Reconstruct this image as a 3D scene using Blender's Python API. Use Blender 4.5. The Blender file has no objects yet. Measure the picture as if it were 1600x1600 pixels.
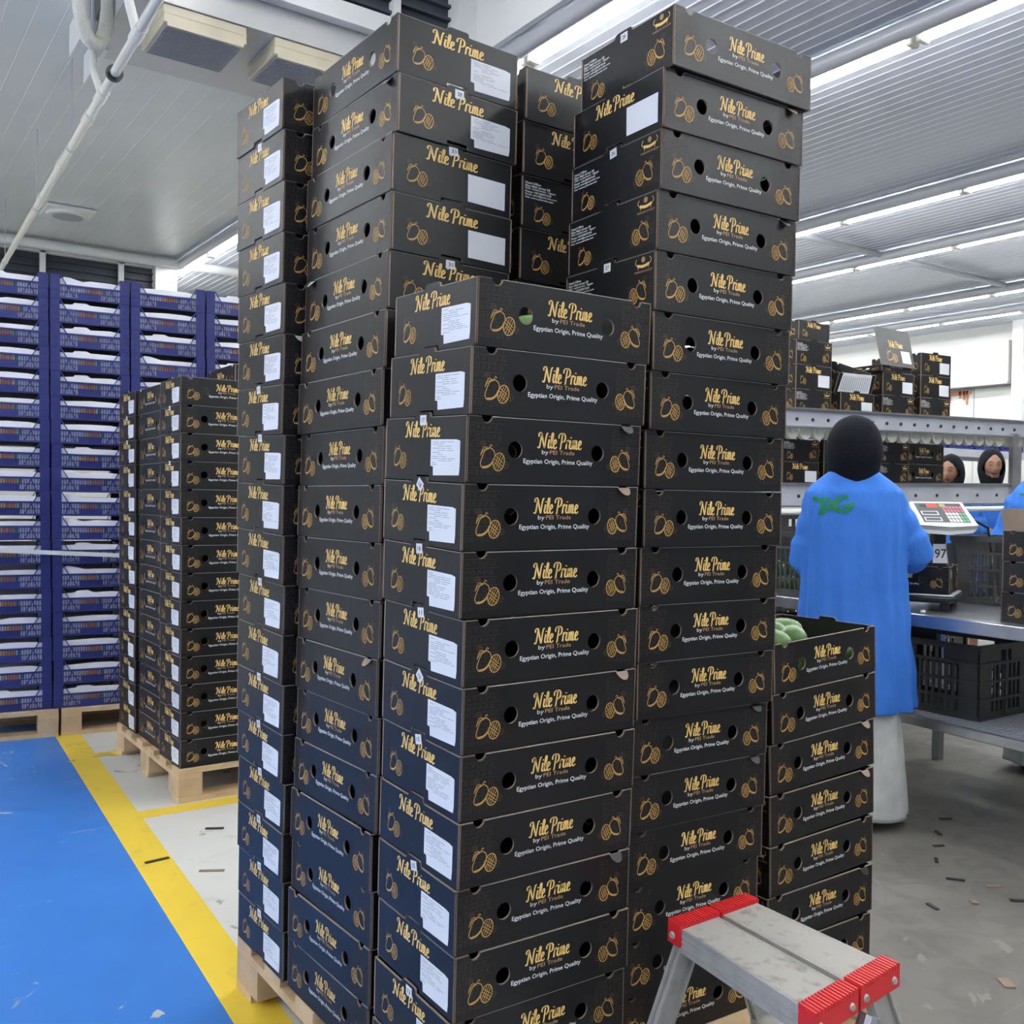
import bpy, math, random
from mathutils import Vector, Matrix, geometry
from mathutils.bvhtree import BVHTree
R = random.Random(7)
PI = math.pi
S = bpy.context.scene
COL = S.collection

# ---------------------------------------------------------------- camera
F, PIT, ROL, TH = 1518.19, 0.010908, 0.016197, 0.95480
fw = Vector((math.cos(TH)*math.cos(PIT), math.sin(TH)*math.cos(PIT), -math.sin(PIT)))
rt = Vector((math.sin(TH), -math.cos(TH), 0)); up = rt.cross(fw)
r2 = rt*math.cos(ROL)+up*math.sin(ROL); u2 = up*math.cos(ROL)-rt*math.sin(ROL)
cd = bpy.data.cameras.new('camera'); cam = bpy.data.objects.new('camera', cd); COL.objects.link(cam)
M = Matrix((r2, u2, -fw)).transposed().to_4x4(); M.translation = Vector((-0.900, -1.415, 1.297)); cam.matrix_world = M
cd.sensor_width = 36; cd.sensor_fit = 'HORIZONTAL'; cd.lens = F/1600*36; cd.clip_start = .05; cd.clip_end = 100
S.camera = cam
# ---------------------------------------------------------------- light, world, exposure
S.view_settings.view_transform = 'Standard'; S.view_settings.look = 'None'
S.view_settings.exposure = 1.75; S.view_settings.gamma = 1; S.view_settings.use_curve_mapping = False
W = bpy.data.worlds.new('world'); S.world = W; W.use_nodes = True
W.node_tree.nodes['Background'].inputs[0].default_value = (.8, .88, 1, 1)
W.node_tree.nodes['Background'].inputs[1].default_value = .35
TUBE = 17.0

# ---------------------------------------------------------------- materials
def mat(name, col, rough=.5, metal=0, spec=.5, noise=None, bump=None, emit=None, coat=0, trans=0):
    m = bpy.data.materials.new(name); m.use_nodes = True; nt = m.node_tree; b = nt.nodes['Principled BSDF']
    c = tuple(col)+(1,); b.inputs['Base Color'].default_value = c
    b.inputs['Roughness'].default_value = rough; b.inputs['Metallic'].default_value = metal
    b.inputs['Specular IOR Level'].default_value = spec; b.inputs['Coat Weight'].default_value = coat
    if coat: b.inputs['Coat Roughness'].default_value = .12
    if emit: b.inputs['Emission Color'].default_value = tuple(emit[0])+(1,); b.inputs['Emission Strength'].default_value = emit[1]
    tc = nt.nodes.new('ShaderNodeTexCoord')
    if noise:   # (scale, second colour, low, high)
        n = nt.nodes.new('ShaderNodeTexNoise'); n.inputs['Scale'].default_value = noise[0]; n.inputs['Detail'].default_value = 6
        r = nt.nodes.new('ShaderNodeValToRGB'); r.color_ramp.elements[0].position = noise[2]; r.color_ramp.elements[1].position = noise[3]
        r.color_ramp.elements[0].color = c; r.color_ramp.elements[1].color = tuple(noise[1])+(1,)
        nt.links.new(tc.outputs['Object'], n.inputs['Vector']); nt.links.new(n.outputs['Fac'], r.inputs['Fac'])
        nt.links.new(r.outputs['Color'], b.inputs['Base Color'])
    if bump:    # (scale xyz, strength)
        mp = nt.nodes.new('ShaderNodeMapping'); mp.inputs['Scale'].default_value = bump[0]
        n = nt.nodes.new('ShaderNodeTexNoise'); n.inputs['Scale'].default_value = 1; n.inputs['Detail'].default_value = 4
        bp = nt.nodes.new('ShaderNodeBump'); bp.inputs['Strength'].default_value = bump[1]; bp.inputs['Distance'].default_value = bump[2] if len(bump) > 2 else .01
        nt.links.new(tc.outputs['Object'], mp.inputs['Vector']); nt.links.new(mp.outputs['Vector'], n.inputs['Vector'])
        nt.links.new(n.outputs['Fac'], bp.inputs['Height']); nt.links.new(bp.outputs['Normal'], b.inputs['Normal'])
    return m
def wood(name, a, b_):
    return mat(name, a, .75, noise=(9, b_, .35, .7), bump=((4, 60, 60), .15))
M_ = {}
M_['card'] = mat('black_cardboard', (.0042, .0044, .0058), .40, spec=.46, bump=((30, 30, 6), .05))
M_['cardin'] = mat('black_card_inside', (.012, .012, .012), .6)
M_['kraft'] = mat('kraft_cut_edge', (.30, .22, .16), .8)
M_['edge'] = mat('grey_cut_edge', (.42, .38, .34), .7)
M_['fold'] = mat('worn_brown_fold', (.30, .22, .16), .7)
M_['gold'] = mat('gold_lettering', (.90, .60, .19), .45)
M_['bronze'] = mat('gold_brown_line_print', (.62, .36, .10), .45)
M_['bronze2'] = mat('dim_brown_line_print', (.14, .085, .045), .5)
M_['glyph'] = mat('faint_brown_pattern_print', (.066, .048, .036), .5)
M_['wprint'] = mat('white_print', (.80, .80, .78), .5)
M_['tan'] = mat('tan_lettering', (.55, .33, .17), .5)
M_['paper'] = mat('white_label_paper', (.74, .76, .79), .5)
M_['ink'] = mat('grey_label_ink', (.36, .37, .40), .7)
M_['inkd'] = mat('black_number_ink', (.03, .03, .03), .6)
M_['green'] = mat('green_mango_skin', (.10, .22, .055), .35, noise=(14, (.16, .26, .09), .4, .7), coat=.2)
M_['wood'] = wood('pallet_wood', (.62, .46, .28), (.50, .34, .19))
M_['wood2'] = wood('pallet_wood_block', (.56, .42, .27), (.42, .30, .19))
M_['navy'] = mat('navy_blue_plastic', (.022, .030, .165), .38, noise=(20, (.028, .037, .195), .4, .7))
M_['navyd'] = mat('dark_crate_inside', (.010, .012, .05), .5)
M_['liner'] = mat('white_crate_liner', (.80, .80, .84), .5)
M_['orange'] = mat('orange_print', (.80, .32, .07), .5)
M_['yel'] = mat('amber_print', (.85, .55, .2), .5)
M_['grn'] = mat('green_print', (.06, .25, .12), .5)
M_['red'] = mat('red_plastic', (.62, .02, .025), .4, spec=.5)
M_['alu'] = mat('worn_aluminium', (.44, .44, .42), .45, .35, noise=(30, (.36, .35, .32), .45, .75), bump=((200, 4, 4), .05))
M_['alu2'] = mat('dirty_aluminium_tread', (.36, .35, .32), .55, .1, noise=(34, (.20, .175, .15), .54, .76))
M_['steel'] = mat('stainless_steel', (.50, .51, .53), .28, .9, noise=(8, (.40, .41, .43), .4, .7))
M_['steel2'] = mat('galvanised_steel_beam', (.50, .52, .57), .45, .25, noise=(5, (.42, .44, .49), .4, .7))
M_['rivet'] = mat('dark_bolt', (.05, .05, .06), .5, .5)
M_['scoat'] = mat('blue_work_coat_cloth', (.060, .23, .76), .75, spec=.2, noise=(5, (.050, .20, .68), .35, .7), bump=((6, 6, 2.2), .8, .045))
M_['black'] = mat('black_cloth', (.010, .011, .016), .85, spec=.15, bump=((40, 40, 90), .25))
M_['navyc'] = mat('dark_navy_cloth', (.012, .016, .045), .85, spec=.15)
M_['skirt'] = mat('pale_denim_skirt', (.62, .64, .62), .85, noise=(11, (.50, .52, .51), .35, .7), bump=((12, 12, 2), .9, .03))
M_['skin'] = mat('skin', (.36, .19, .12), .5)
M_['lip'] = mat('lips', (.28, .09, .07), .5)
M_['brow'] = mat('dark_brow', (.03, .02, .015), .7)
M_['shoe'] = mat('black_shoe', (.012, .012, .012), .5)
M_['bkplast'] = mat('black_plastic', (.016, .017, .018), .45)
M_['gyplast'] = mat('dark_grey_crate_plastic', (.070, .072, .070), .5, noise=(9, (.05, .052, .05), .4, .7))
M_['whplast'] = mat('white_plastic', (.72, .72, .68), .35)
M_['cream'] = mat('cream_roller_wheel', (.62, .62, .52), .4)
M_['pvc'] = mat('white_pvc_pipe', (.74, .73, .66), .35, coat=.2)
M_['beige'] = mat('yellowed_cooler_casing', (.62, .57, .42), .5, noise=(3, (.52, .46, .34), .4, .7))
M_['duct'] = mat('wrapped_insulation', (.66, .64, .55), .6, bump=((60, 60, 60), .8))
M_['wallw'] = mat('white_wall_panel', (.46, .47, .45), .5)
M_['wallw2'] = mat('white_painted_wall', (.80, .81, .80), .6)
M_['wallb'] = mat('painted_wall', (.34, .36, .39), .6)
M_['ceil'] = mat('white_ceiling_panel', (.60, .63, .64), .30, spec=.5, bump=((.8, .3, 1), .25), noise=(1.2, (.66, .69, .70), .35, .7))
M_['ceilr'] = mat('ribbed_metal_ceiling', (.47, .51, .58), .22, .15, spec=.6, bump=((7, 1.2, 1), .35))
M_['soff'] = mat('smooth_ceiling_soffit', (.52, .52, .51), .35)
M_['louv'] = mat('dark_louvre_slat', (.045, .050, .065), .5)
M_['frame'] = mat('white_frame', (.70, .71, .70), .45)
M_['pipeg'] = mat('grey_conduit_pipe', (.42, .44, .47), .35, .1)
M_['lampb'] = mat('lamp_batten', (.72, .70, .62), .4)
M_['tube'] = mat('lit_fluorescent_tube', (.9, .9, .9), .4, emit=((.97, .985, 1.0), TUBE))
M_['screen'] = mat('scale_panel_face', (.06, .07, .08), .4)
M_['pink'] = mat('pink_keys', (.55, .14, .20), .5); M_['mint'] = mat('green_keys', (.12, .42, .20), .5); M_['white'] = mat('white_keys', (.7, .7, .7), .5)
M_['redd'] = mat('red_sticker', (.65, .05, .05), .5); M_['lime'] = mat('lime_sticker', (.35, .40, .12), .5)
M_['tag'] = mat('green_embroidery', (.012, .22, .10), .7)
M_['rust'] = mat('rust_stain', (.35, .13, .06), .8)
M_['debris'] = mat('dark_scrap', (.035, .03, .03), .7)

# floor materials with scuffs
def floormat(name, base, dirt, dirt2, rough, lo=.60, hi=.72):
    m = bpy.data.materials.new(name); m.use_nodes = True; nt = m.node_tree; b = nt.nodes['Principled BSDF']; L = nt.links.new
    tc = nt.nodes.new('ShaderNodeTexCoord')
    def ramp(sc, det, a, b2, dis=0, scale=None):
        n = nt.nodes.new('ShaderNodeTexNoise'); n.inputs['Scale'].default_value = sc; n.inputs['Detail'].default_value = det; n.inputs['Distortion'].default_value = dis
        src = tc.outputs['Object']
        if scale:
            mp = nt.nodes.new('ShaderNodeMapping'); mp.inputs['Scale'].default_value = scale; mp.inputs['Rotation'].default_value = (0, 0, .6); L(src, mp.inputs[0]); src = mp.outputs[0]
        L(src, n.inputs['Vector']); r = nt.nodes.new('ShaderNodeMapRange'); r.inputs[1].default_value = a; r.inputs[2].default_value = b2; L(n.outputs['Fac'], r.inputs[0]); return r.outputs[0]
    def mix(f, a, b2):
        x = nt.nodes.new('ShaderNodeMix'); x.data_type = 'RGBA'; L(f, x.inputs[0])
        for s, v in ((6, a), (7, b2)):
            if isinstance(v, tuple): x.inputs[s].default_value = v+(1,)
            else: L(v, x.inputs[s])
        return x.outputs[2]
    c = mix(ramp(1.1, 4, .35, .7), base, tuple(v*.90 for v in base))
    c = mix(ramp(7, 8, lo, hi+.03, 1.0), c, dirt)
    c = mix(ramp(3.2, 10, .665, .70, 2.5), c, dirt2)
    c = mix(ramp(1, 6, .69, .72, 0, (3, 60, 1)), c, dirt2)
    L(c, b.inputs['Base Color']); r = ramp(3, 3, .3, .7)
    mr = nt.nodes.new('ShaderNodeMapRange'); mr.inputs[3].default_value = rough; mr.inputs[4].default_value = rough+.14; L(r, mr.inputs[0]); L(mr.outputs[0], b.inputs['Roughness'])
    return m
M_['fblue'] = floormat('blue_floor_paint', (.045, .20, .62), (.055, .19, .52), (.45, .47, .48), .30, .66, .74)
M_['fyel'] = floormat('yellow_floor_paint', (.78, .57, .055), (.62, .46, .08), (.30, .26, .14), .32)
M_['fwhite'] = floormat('pale_floor_paint', (.60, .60, .57), (.48, .48, .44), (.30, .30, .28), .34)
M_['fconc'] = floormat('bare_concrete', (.19, .178, .158), (.145, .135, .118), (.235, .222, .20), .55, .45, .62)

# ---------------------------------------------------------------- mesh helpers
class MB:
    def __init__(s): s.v = []; s.f = []; s.m = []; s.mats = []
    def mi(s, k):
        if k not in s.mats: s.mats.append(k)
        return s.mats.index(k)
    def add(s, vs, fs, k):
        o = len(s.v); s.v += [tuple(x) for x in vs]; i = s.mi(k)
        for f in fs: s.f.append(tuple(o+a for a in f)); s.m.append(i)
        return s
    def box(s, a, b, k, T=None):
        x0, y0, z0 = a; x1, y1, z1 = b
        vs = [Vector(p) for p in ((x0,y0,z0),(x1,y0,z0),(x1,y1,z0),(x0,y1,z0),(x0,y0,z1),(x1,y0,z1),(x1,y1,z1),(x0,y1,z1))]
        if T is not None: vs = [T@p for p in vs]
        return s.add(vs, [(0,3,2,1),(4,5,6,7),(0,1,5,4),(1,2,6,5),(2,3,7,6),(3,0,4,7)], k)
    def bbox(s, a, b, k, bev=.003, T=None):   # bevelled box
        x0, y0, z0 = a; x1, y1, z1 = b; rings = []
        for z, i in ((z0, bev), (z0+bev, 0), (z1-bev, 0), (z1, bev)):
            X0, X1, Y0, Y1 = x0+i, x1-i, y0+i, y1-i; c = bev
            rings.append([Vector(p) for p in ((X0+c,Y0,z),(X1-c,Y0,z),(X1,Y0+c,z),(X1,Y1-c,z),(X1-c,Y1,z),(X0+c,Y1,z),(X0,Y1-c,z),(X0,Y0+c,z))])
        return s.loft(rings, k, T=T)
    def loft(s, rings, k, caps=True, T=None, closed=True):
        n = len(rings[0]); vs = [p for r in rings for p in r]
        if T is not None: vs = [T@Vector(p) for p in vs]
        fs = []
        for i in range(len(rings)-1):
            for j in range(n if closed else n-1):
                a, b = i*n+j, i*n+(j+1)%n; fs.append((a, b, b+n, a+n))
        if caps: fs.append(tuple(range(n-1, -1, -1))); fs.append(tuple((len(rings)-1)*n+j for j in range(n)))
        return s.add(vs, fs, k)
    def tube(s, pts, r, k, n=10, caps=True):
        pts = [Vector(p) for p in pts]; rings = []; u = None
        rr = r if isinstance(r, (list, tuple)) else [r]*len(pts)
        for i, p in enumerate(pts):
            d = (pts[min(i+1, len(pts)-1)]-pts[max(i-1, 0)]).normalized()
            if u is None: u = d.orthogonal().normalized()
            else: u = (u-d*u.dot(d)).normalized()
            w = d.cross(u)
            rings.append([p+(u*math.cos(2*PI*j/n)+w*math.sin(2*PI*j/n))*rr[i] for j in range(n)])
        return s.loft(rings, k, caps)
    def poly(s, pts, k): return s.add(pts, [tuple(range(len(pts)))], k)
    def wall(s, loops, t, P, kout, kin, kedge):   # loops 2D (outer, holes...), P(u,v,depth)->3D ; depth 0 outer, t inner
        ll = [[Vector((a, b, 0)) for a, b in l] for l in loops]; tris = geometry.tessellate_polygon(ll)
        flat = [p for l in loops for p in l]
        s.add([P(a, b, 0) for a, b in flat], tris, kout); s.add([P(a, b, t) for a, b in flat], [x[::-1] for x in tris], kin)
        for l in loops:
            n = len(l); s.add([P(a, b, 0) for a, b in l]+[P(a, b, t) for a, b in l], [(i, (i+1)%n, n+(i+1)%n, n+i) for i in range(n)], kedge)
        return s
    def mesh(s, name, smooth=False):
        me = bpy.data.meshes.new(name); me.from_pydata(s.v, [], s.f)
        for k in s.mats: me.materials.append(M_[k])
        me.polygons.foreach_set('material_index', s.m)
        if smooth: me.polygons.foreach_set('use_smooth', [True]*len(s.f))
        me.update(); return me
    def obj(s, name, parent=None, smooth=False, auto=None):
        return link(name, s.mesh(name, smooth or auto is not None), parent, auto)
def link(name, me, parent=None, auto=None):
    o = bpy.data.objects.new(name, me); COL.objects.link(o)
    if parent: o.parent = parent
    if auto is not None and me is not None:
        for e in me.edges: pass
        me.set_sharp_from_angle(angle=auto)
    return o
def tag(o, label, cat, group=None, kind=None):
    o['label'] = label; o['category'] = cat
    if group: o['group'] = group
    if kind: o['kind'] = kind
    return o
def struct(o): o['kind'] = 'structure'; return o
def empty(name, loc=(0, 0, 0), rz=0):
    o = bpy.data.objects.new(name, None); COL.objects.link(o); o.location = loc; o.rotation_euler = (0, 0, rz); o.empty_display_size = .1; return o
def dup(o):
    c = o.copy(); COL.objects.link(c)
    for ch in o.children:
        d = ch.copy(); COL.objects.link(d); d.parent = c
        for g in ch.children: e = g.copy(); COL.objects.link(e); e.parent = d
    return c
def fix():   # make transform of parents effective
    bpy.context.view_layer.update()

# ---------------------------------------------------------------- lettering
_tc = {}
def text2d(s, bold=0.0, res=2):
    key = (s, bold)
    if key in _tc: return _tc[key]
    cu = bpy.data.curves.new('t', 'FONT'); cu.body = s; cu.resolution_u = res; cu.offset = bold; cu.fill_mode = 'FRONT'
    ob = bpy.data.objects.new('t', cu); COL.objects.link(ob); dg = bpy.context.evaluated_depsgraph_get(); ev = ob.evaluated_get(dg); me = ev.to_mesh()
    vs = [(v.co.x, v.co.y) for v in me.vertices]; fs = [tuple(p.vertices) for p in me.polygons]; ev.to_mesh_clear()
    bpy.data.objects.remove(ob); bpy.data.curves.remove(cu)
    x0 = min(v[0] for v in vs); x1 = max(v[0] for v in vs); y0 = min(v[1] for v in vs); y1 = max(v[1] for v in vs)
    _tc[key] = ([((a-x0)/(x1-x0), (b-y0)/(y1-y0)) for a, b in vs], fs); return _tc[key]
def put_text(mb, s, P, x0, x1, z0, z1, k, bold=0.0, d=-.0006, shear=0):
    vs, fs = text2d(s, bold)
    mb.add([P(x0+(x1-x0)*a+shear*(z1-z0)*b, z0+(z1-z0)*b, d) for a, b in vs], fs, k)
def crom(pts, n=6):
    out = []
    for i in range(len(pts)-1):
        p0 = pts[max(i-1, 0)]; p1 = pts[i]; p2 = pts[i+1]; p3 = pts[min(i+2, len(pts)-1)]
        for j in range(n):
            t = j/n
            out.append(tuple(.5*((2*p1[c])+(-p0[c]+p2[c])*t+(2*p0[c]-5*p1[c]+4*p2[c]-p3[c])*t*t+(-p0[c]+3*p1[c]-3*p2[c]+p3[c])*t**3) for c in (0, 1)))
    out.append(tuple(pts[-1])); return out
def ribbon(mb, pts, w, P, k, d=-.0006, pen=None, n=6):   # pen: None or (thin, thick) calligraphic nib
    q = crom(pts, n) if n else pts
    L = []; Rr = []
    for i, p in enumerate(q):
        a = q[max(i-1, 0)]; b = q[min(i+1, len(q)-1)]; dx, dy = b[0]-a[0], b[1]-a[1]; l = math.hypot(dx, dy) or 1e-6; dx /= l; dy /= l
        ww = w if pen is None else pen[0]+(pen[1]-pen[0])*abs(dy)**1.5*(1 if dy < 0 or abs(dy) < .5 else .75)
        L.append(P(p[0]-dy*ww/2, p[1]+dx*ww/2, d)); Rr.append(P(p[0]+dy*ww/2, p[1]-dx*ww/2, d))
    m = len(q); mb.add(L+Rr, [(i, m+i, m+i+1, i+1) for i in range(m-1)], k)
SCRIPT = [  # (x offset, strokes)
 (0.0, [[(-.12,.12),(-.02,0),(.10,.10),(.20,.60),(.30,1.15),(.34,1.48)], [(.02,1.10),(-.02,1.32),(.14,1.50),(.30,1.46),(.40,1.1),(.55,.5),(.70,.0)], [(.70,0),(.78,.5),(.88,1.1),(1.0,1.46),(1.12,1.42)]]),
 (1.12, [[(.16,.88),(.08,.5),(.04,.2),(.12,.02),(.28,.14)], [(.205,1.20),(.19,1.10)]]),
 (1.47, [[(.02,.3),(.22,.9),(.30,1.4),(.22,1.52),(.13,1.3),(.04,.6),(.03,.18),(.12,.01),(.28,.14)]]),
 (1.80, [[(.04,.36),(.26,.50),(.34,.72),(.24,.88),(.09,.72),(.01,.34),(.07,.06),(.22,.0),(.42,.18)]]),
 (2.62, [[(-.02,.02),(.06,.0),(.14,.5),(.22,1.0),(.28,1.42)], [(-.16,1.02),(-.12,1.34),(.12,1.52),(.48,1.50),(.66,1.22),(.56,.82),(.30,.66),(.18,.72)]]),
 (3.36, [[(.16,.88),(.08,.4),(.02,0)], [(.08,.45),(.18,.78),(.30,.90),(.38,.74)]]),
 (3.78, [[(.16,.88),(.08,.5),(.04,.2),(.12,.02),(.28,.14)], [(.205,1.20),(.19,1.10)]]),
 (4.12, [[(.14,.88),(.08,.45),(.02,0)], [(.08,.4),(.22,.82),(.34,.84),(.32,.45),(.26,0)], [(.33,.42),(.46,.82),(.58,.84),(.56,.4),(.52,.1),(.60,.0),(.74,.14)]]),
 (4.96, [[(.04,.36),(.26,.50),(.34,.72),(.24,.88),(.09,.72),(.01,.34),(.07,.06),(.22,.0),(.42,.18)]]),
]
def nile_prime(mb, P, x0, x1, z0, z1, k='gold'):
    sx = (x1-x0)/5.44; sz = (z1-z0)/1.52
    Q = lambda u, v, d: P(x0+(u+.14)*sx, z0+v*sz, d)
    for ox, st in SCRIPT:
        for s in st: ribbon(mb, [(ox+a, b) for a, b in s], 0, Q, k, pen=(.085, .205), n=4)
def mango(mb, P, cx, cz, s, flip=1, dim=False):   # outline mango with leaves + cut grid mango ; s metres (height of fruit)
    Q = lambda u, v, d: P(cx+flip*u*s, cz+v*s, d)
    kk = 'bronze2' if dim else 'bronze'
    body = [(.02,.52),(-.22,.40),(-.36,.10),(-.46,-.22),(-.34,-.42),(-.05,-.40),(.22,-.20),(.36,.12),(.30,.40),(.10,.54),(.02,.52)]
    ribbon(mb, body, .045, Q, kk, n=3)
    ribbon(mb, [(-.34,-.38),(-.05,-.34),(.18,-.18),(.31,.05)], .06, Q, kk, n=3)
    ribbon(mb, [(.02,.52),(-.25,.58),(-.40,.38),(-.46,.15)], .035, Q, kk, n=3)
    ribbon(mb, [(.02,.52),(-.22,.48),(-.38,.32),(-.46,.15)], .035, Q, kk, n=3)
    ribbon(mb, [(.02,.52),(.12,.70),(.20,.62)], .04, Q, kk, n=2)
    g = (.60, -.12); rx, rz = .34, .44
    G = lambda u, v: (g[0]+rx*u*.98+.12*rz*v*0.8, g[1]+rz*v)
    ribbon(mb, [G(math.cos(t*PI/8), math.sin(t*PI/8)) for t in range(17)], .05, Q, kk, n=0)
    for a in (-.55, -.1, .4):
        h = math.sqrt(1-a*a); ribbon(mb, [G(a+h*.55*q*.9-.05, -a*.35+h*q*.86) if 0 else G(a*.8+q*.45*h, q*h*.85-.2*a) for q in (-1, -.5, 0, .5, 1)], .035, Q, kk, n=0)
        ribbon(mb, [G(q*h*.85-.1*a, a*.8-q*.45*h) for q in (-1, -.5, 0, .5, 1)], .035, Q, kk, n=0)
    # ghost fruit
    for (ex, ez, er) in ((1.02, -.26, .16), (-.34, .72, .15)):
        ribbon(mb, [(ex+er*math.cos(t*PI/5), ez+er*math.sin(t*PI/5)) for t in range(11)], .02, Q, 'bronze2', n=0)
        ribbon(mb, [(ex-er, ez), (ex+er, ez)], .015, Q, 'bronze2', n=0); ribbon(mb, [(ex, ez-er), (ex, ez+er)], .015, Q, 'bronze2', n=0)

# ---------------------------------------------------------------- mango carton
BL, BW, BH = .398, .298, .1165; T_ = .004
def long_loop():
    o = [(0, 0), (BL, 0), (BL, BH)]
    def notch(c):   # half-round cut in the top edge
        return [(c+.011*math.cos(a*PI/6), BH-.011*math.sin(a*PI/6)) for a in range(7)]
    o += [(p[0], p[1]) for p in notch(BL-.038)] + [(p[0], p[1]) for p in notch(.040)]
    o += [(0, BH)]
    return o
def circ(cx, cz, r, n=20): return [(cx+r*math.cos(2*PI*i/n), cz+r*math.sin(2*PI*i/n)) for i in range(n)]
def glyphs(mb, P, x0, x1, z0, z1, rr, k='glyph'):
    rows = 6; h = (z1-z0)/rows
    for r in range(rows):
        z = z0+r*h; mb.poly([P(x0, z+h*.97, -.0005), P(x1, z+h*.97, -.0005), P(x1, z+h*.97+.0007, -.0005), P(x0, z+h*.97+.0007, -.0005)], k)
        x = x0+.002
        while x < x1-.008:
            t = rr.randrange(5); w = rr.uniform(.004, .009); a = z+h*.2; b = z+h*.78; e = .0008
            Q = lambda q0, q1, c0, c1: mb.poly([P(q0, c0, -.0005), P(q1, c0, -.0005), P(q1, c1, -.0005), P(q0, c1, -.0005)], k)
            if t == 0: Q(x, x+w, a, a+e); Q(x, x+w, b-e, b); Q(x, x+e, a, b); Q(x+w-e, x+w, a, b)
            elif t == 1: Q(x, x+e, a, b); Q(x+w*.5, x+w*.5+e, a, b); Q(x+w, x+w+e, a, b)
            elif t == 2: Q(x, x+w, (a+b)/2, (a+b)/2+e); Q(x, x+w, (a+b)/2+.004, (a+b)/2+.004+e)
            elif t == 3: ribbon(mb, [(x+w/2+.0035*math.cos(i), (a+b)/2+.0035*math.sin(i)) for i in (0, 1.05, 2.1, 3.15, 4.2, 5.25, 6.3)], .0009, P, k, d=-.0005, n=0)
            else: ribbon(mb, [(x, a), (x+w*.5, b), (x+w, a+.003)], .001, P, k, d=-.0005, n=2)
            x += w+rr.uniform(.004, .007)
def carton_mesh(seed=0, tab=True):
    rr = random.Random(seed); mb = MB(); hx, hy = BL/2, BW/2
    faces = [lambda u, z, d: (u-hx, -hy+d, z), lambda u, z, d: (hx-u, hy-d, z)]
    for P in faces:
        mb.wall([long_loop(), circ(.102, .060, .0155), circ(.291, .060, .0155)], T_, P, 'card', 'cardin', 'kraft')
        def strip(a, b, c, d, k): mb.poly([P(a, c, -.0004), P(b, c, -.0004), P(b, d, -.0004), P(a, d, -.0004)], k)
        strip(.052, BL-.05, BH-.0013, BH, 'edge'); strip(BL-.026, BL-.001, BH-.0012, BH, 'edge')
        strip(.001, .0024, .003, BH-.002, 'fold'); strip(BL-.0024, BL-.001, .003, BH-.002, 'fold')
        for i in range(6): strip(.002+i*.0045, .005+i*.0045, BH-.0012, BH, 'fold')
        for c in (.040, BL-.038): ribbon(mb, [(c+.0118*math.cos(a*PI/6), BH-.0118*math.sin(a*PI/6)) for a in (0, 1, 2, 3, 4)], .0010, P, 'kraft', n=0)
        nile_prime(mb, P, .150, .250, .0655, .0935)
        put_text(mb, 'by', P, .160, .175, .0520, .0620, 'wprint', .004); put_text(mb, 'PEI Trade', P, .178, .235, .0545, .0620, 'tan', .002)
        put_text(mb, 'Egyptian Origin, Prime Quality', P, .1195, .279, .0345, .0455, 'wprint', .012)
        mango(mb, P, .045, .042, .036); mango(mb, P, BL-.043, .045, .034, -1)
        glyphs(mb, P, .004, .075, .012, .104, rr); glyphs(mb, P, BL-.075, BL-.004, .012, .104, rr)
    # short ends
    def short_loop():
        t0, t1 = .117, .170
        return [(0, 0), (t0, 0), (t0+.002, .010), (t1, .010), (t1+.002, 0), (BW, 0), (BW, BH-.0005), (t1, BH-.0005), (t1-.001, BH+.0065), (t1-.006, BH+.0085), (t0+.007, BH+.0085), (t0+.001, BH+.006), (t0-.002, BH-.0005), (0, BH-.0005)]
    ends = [lambda s, z, d: (-hx+d, hy-s, z), lambda s, z, d: (hx-d, -hy+s, z)]
    for q, P in enumerate(ends):
        mb.wall([short_loop()], T_, P, 'card', 'cardin', 'kraft')
        def strip(a, b, c, d, k): mb.poly([P(a, c, -.0004), P(b, c, -.0004), P(b, d, -.0004), P(a, d, -.0004)], k)
        strip(.004, .112, BH-.0015, BH-.0006, 'edge'); strip(.175, BW-.004, BH-.0015, BH-.0006, 'edge')
        strip(.0004, .0046, .003, BH-.004, 'fold'); strip(BW-.0024, BW-.0004, .003, BH-.003, 'fold')
        if q == 0:
            nile_prime(mb, P, .080, .206, .0795, .1085); mango(mb, P, .052, .040, .034)
        else:
            mango(mb, P, .052, .030, .032); mango(mb, P, .255, .040, .036, -1)
            for i, s in enumerate(('Head Office', 'Blue Mall street 28', 'Fifth settlement - Egypt', 'Phone: +201200971018', 'Email: sales@peitrade.com', 'Site: www.peitrade.com')):
                put_text(mb, s, P, .010, .010+.0033*len(s)+.008, .0995-.0066*i-.0022, .0995-.0066*i+.0030, 'wprint', .02)
            # emblem : bowl with raised ends and round disc
            ribbon(mb, [(.242,.108),(.238,.100),(.246,.094),(.262,.091),(.278,.094),(.286,.100),(.282,.108)], .0014, P, 'gold')
            ribbon(mb, [(.244,.0945),(.262,.0915),(.280,.0945)], .006, P, 'gold')
            ribbon(mb, [(.247,.091),(.246,.086)], .0012, P, 'gold', n=0); ribbon(mb, [(.277,.091),(.278,.086)], .0012, P, 'gold', n=0)
            mb.poly([P(.262+.0058*math.cos(i*PI/6), .105+.0058*math.sin(i*PI/6), -.0005) for i in range(12)], 'tan')
            ribbon(mb, [(.262+.0035*math.cos(i*PI/4), .105+.0035*math.sin(i*PI/4)) for i in range(9)], .0008, P, 'card', d=-.0008, n=0)
            put_text(mb, 'PHARAOHS OF EGYPT', P, .236, .290, .0795, .0835, 'tan', .01)
            glyphs(mb, P, .215, .292, .012, .055, rr, 'glyph')
    mb.box((-hx+T_, -hy+T_, 0.0005), (hx-T_, hy-T_, .0045), 'cardin')
    return mb.mesh('mango_carton')
CM = [carton_mesh(s) for s in (1, 2)]
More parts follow.
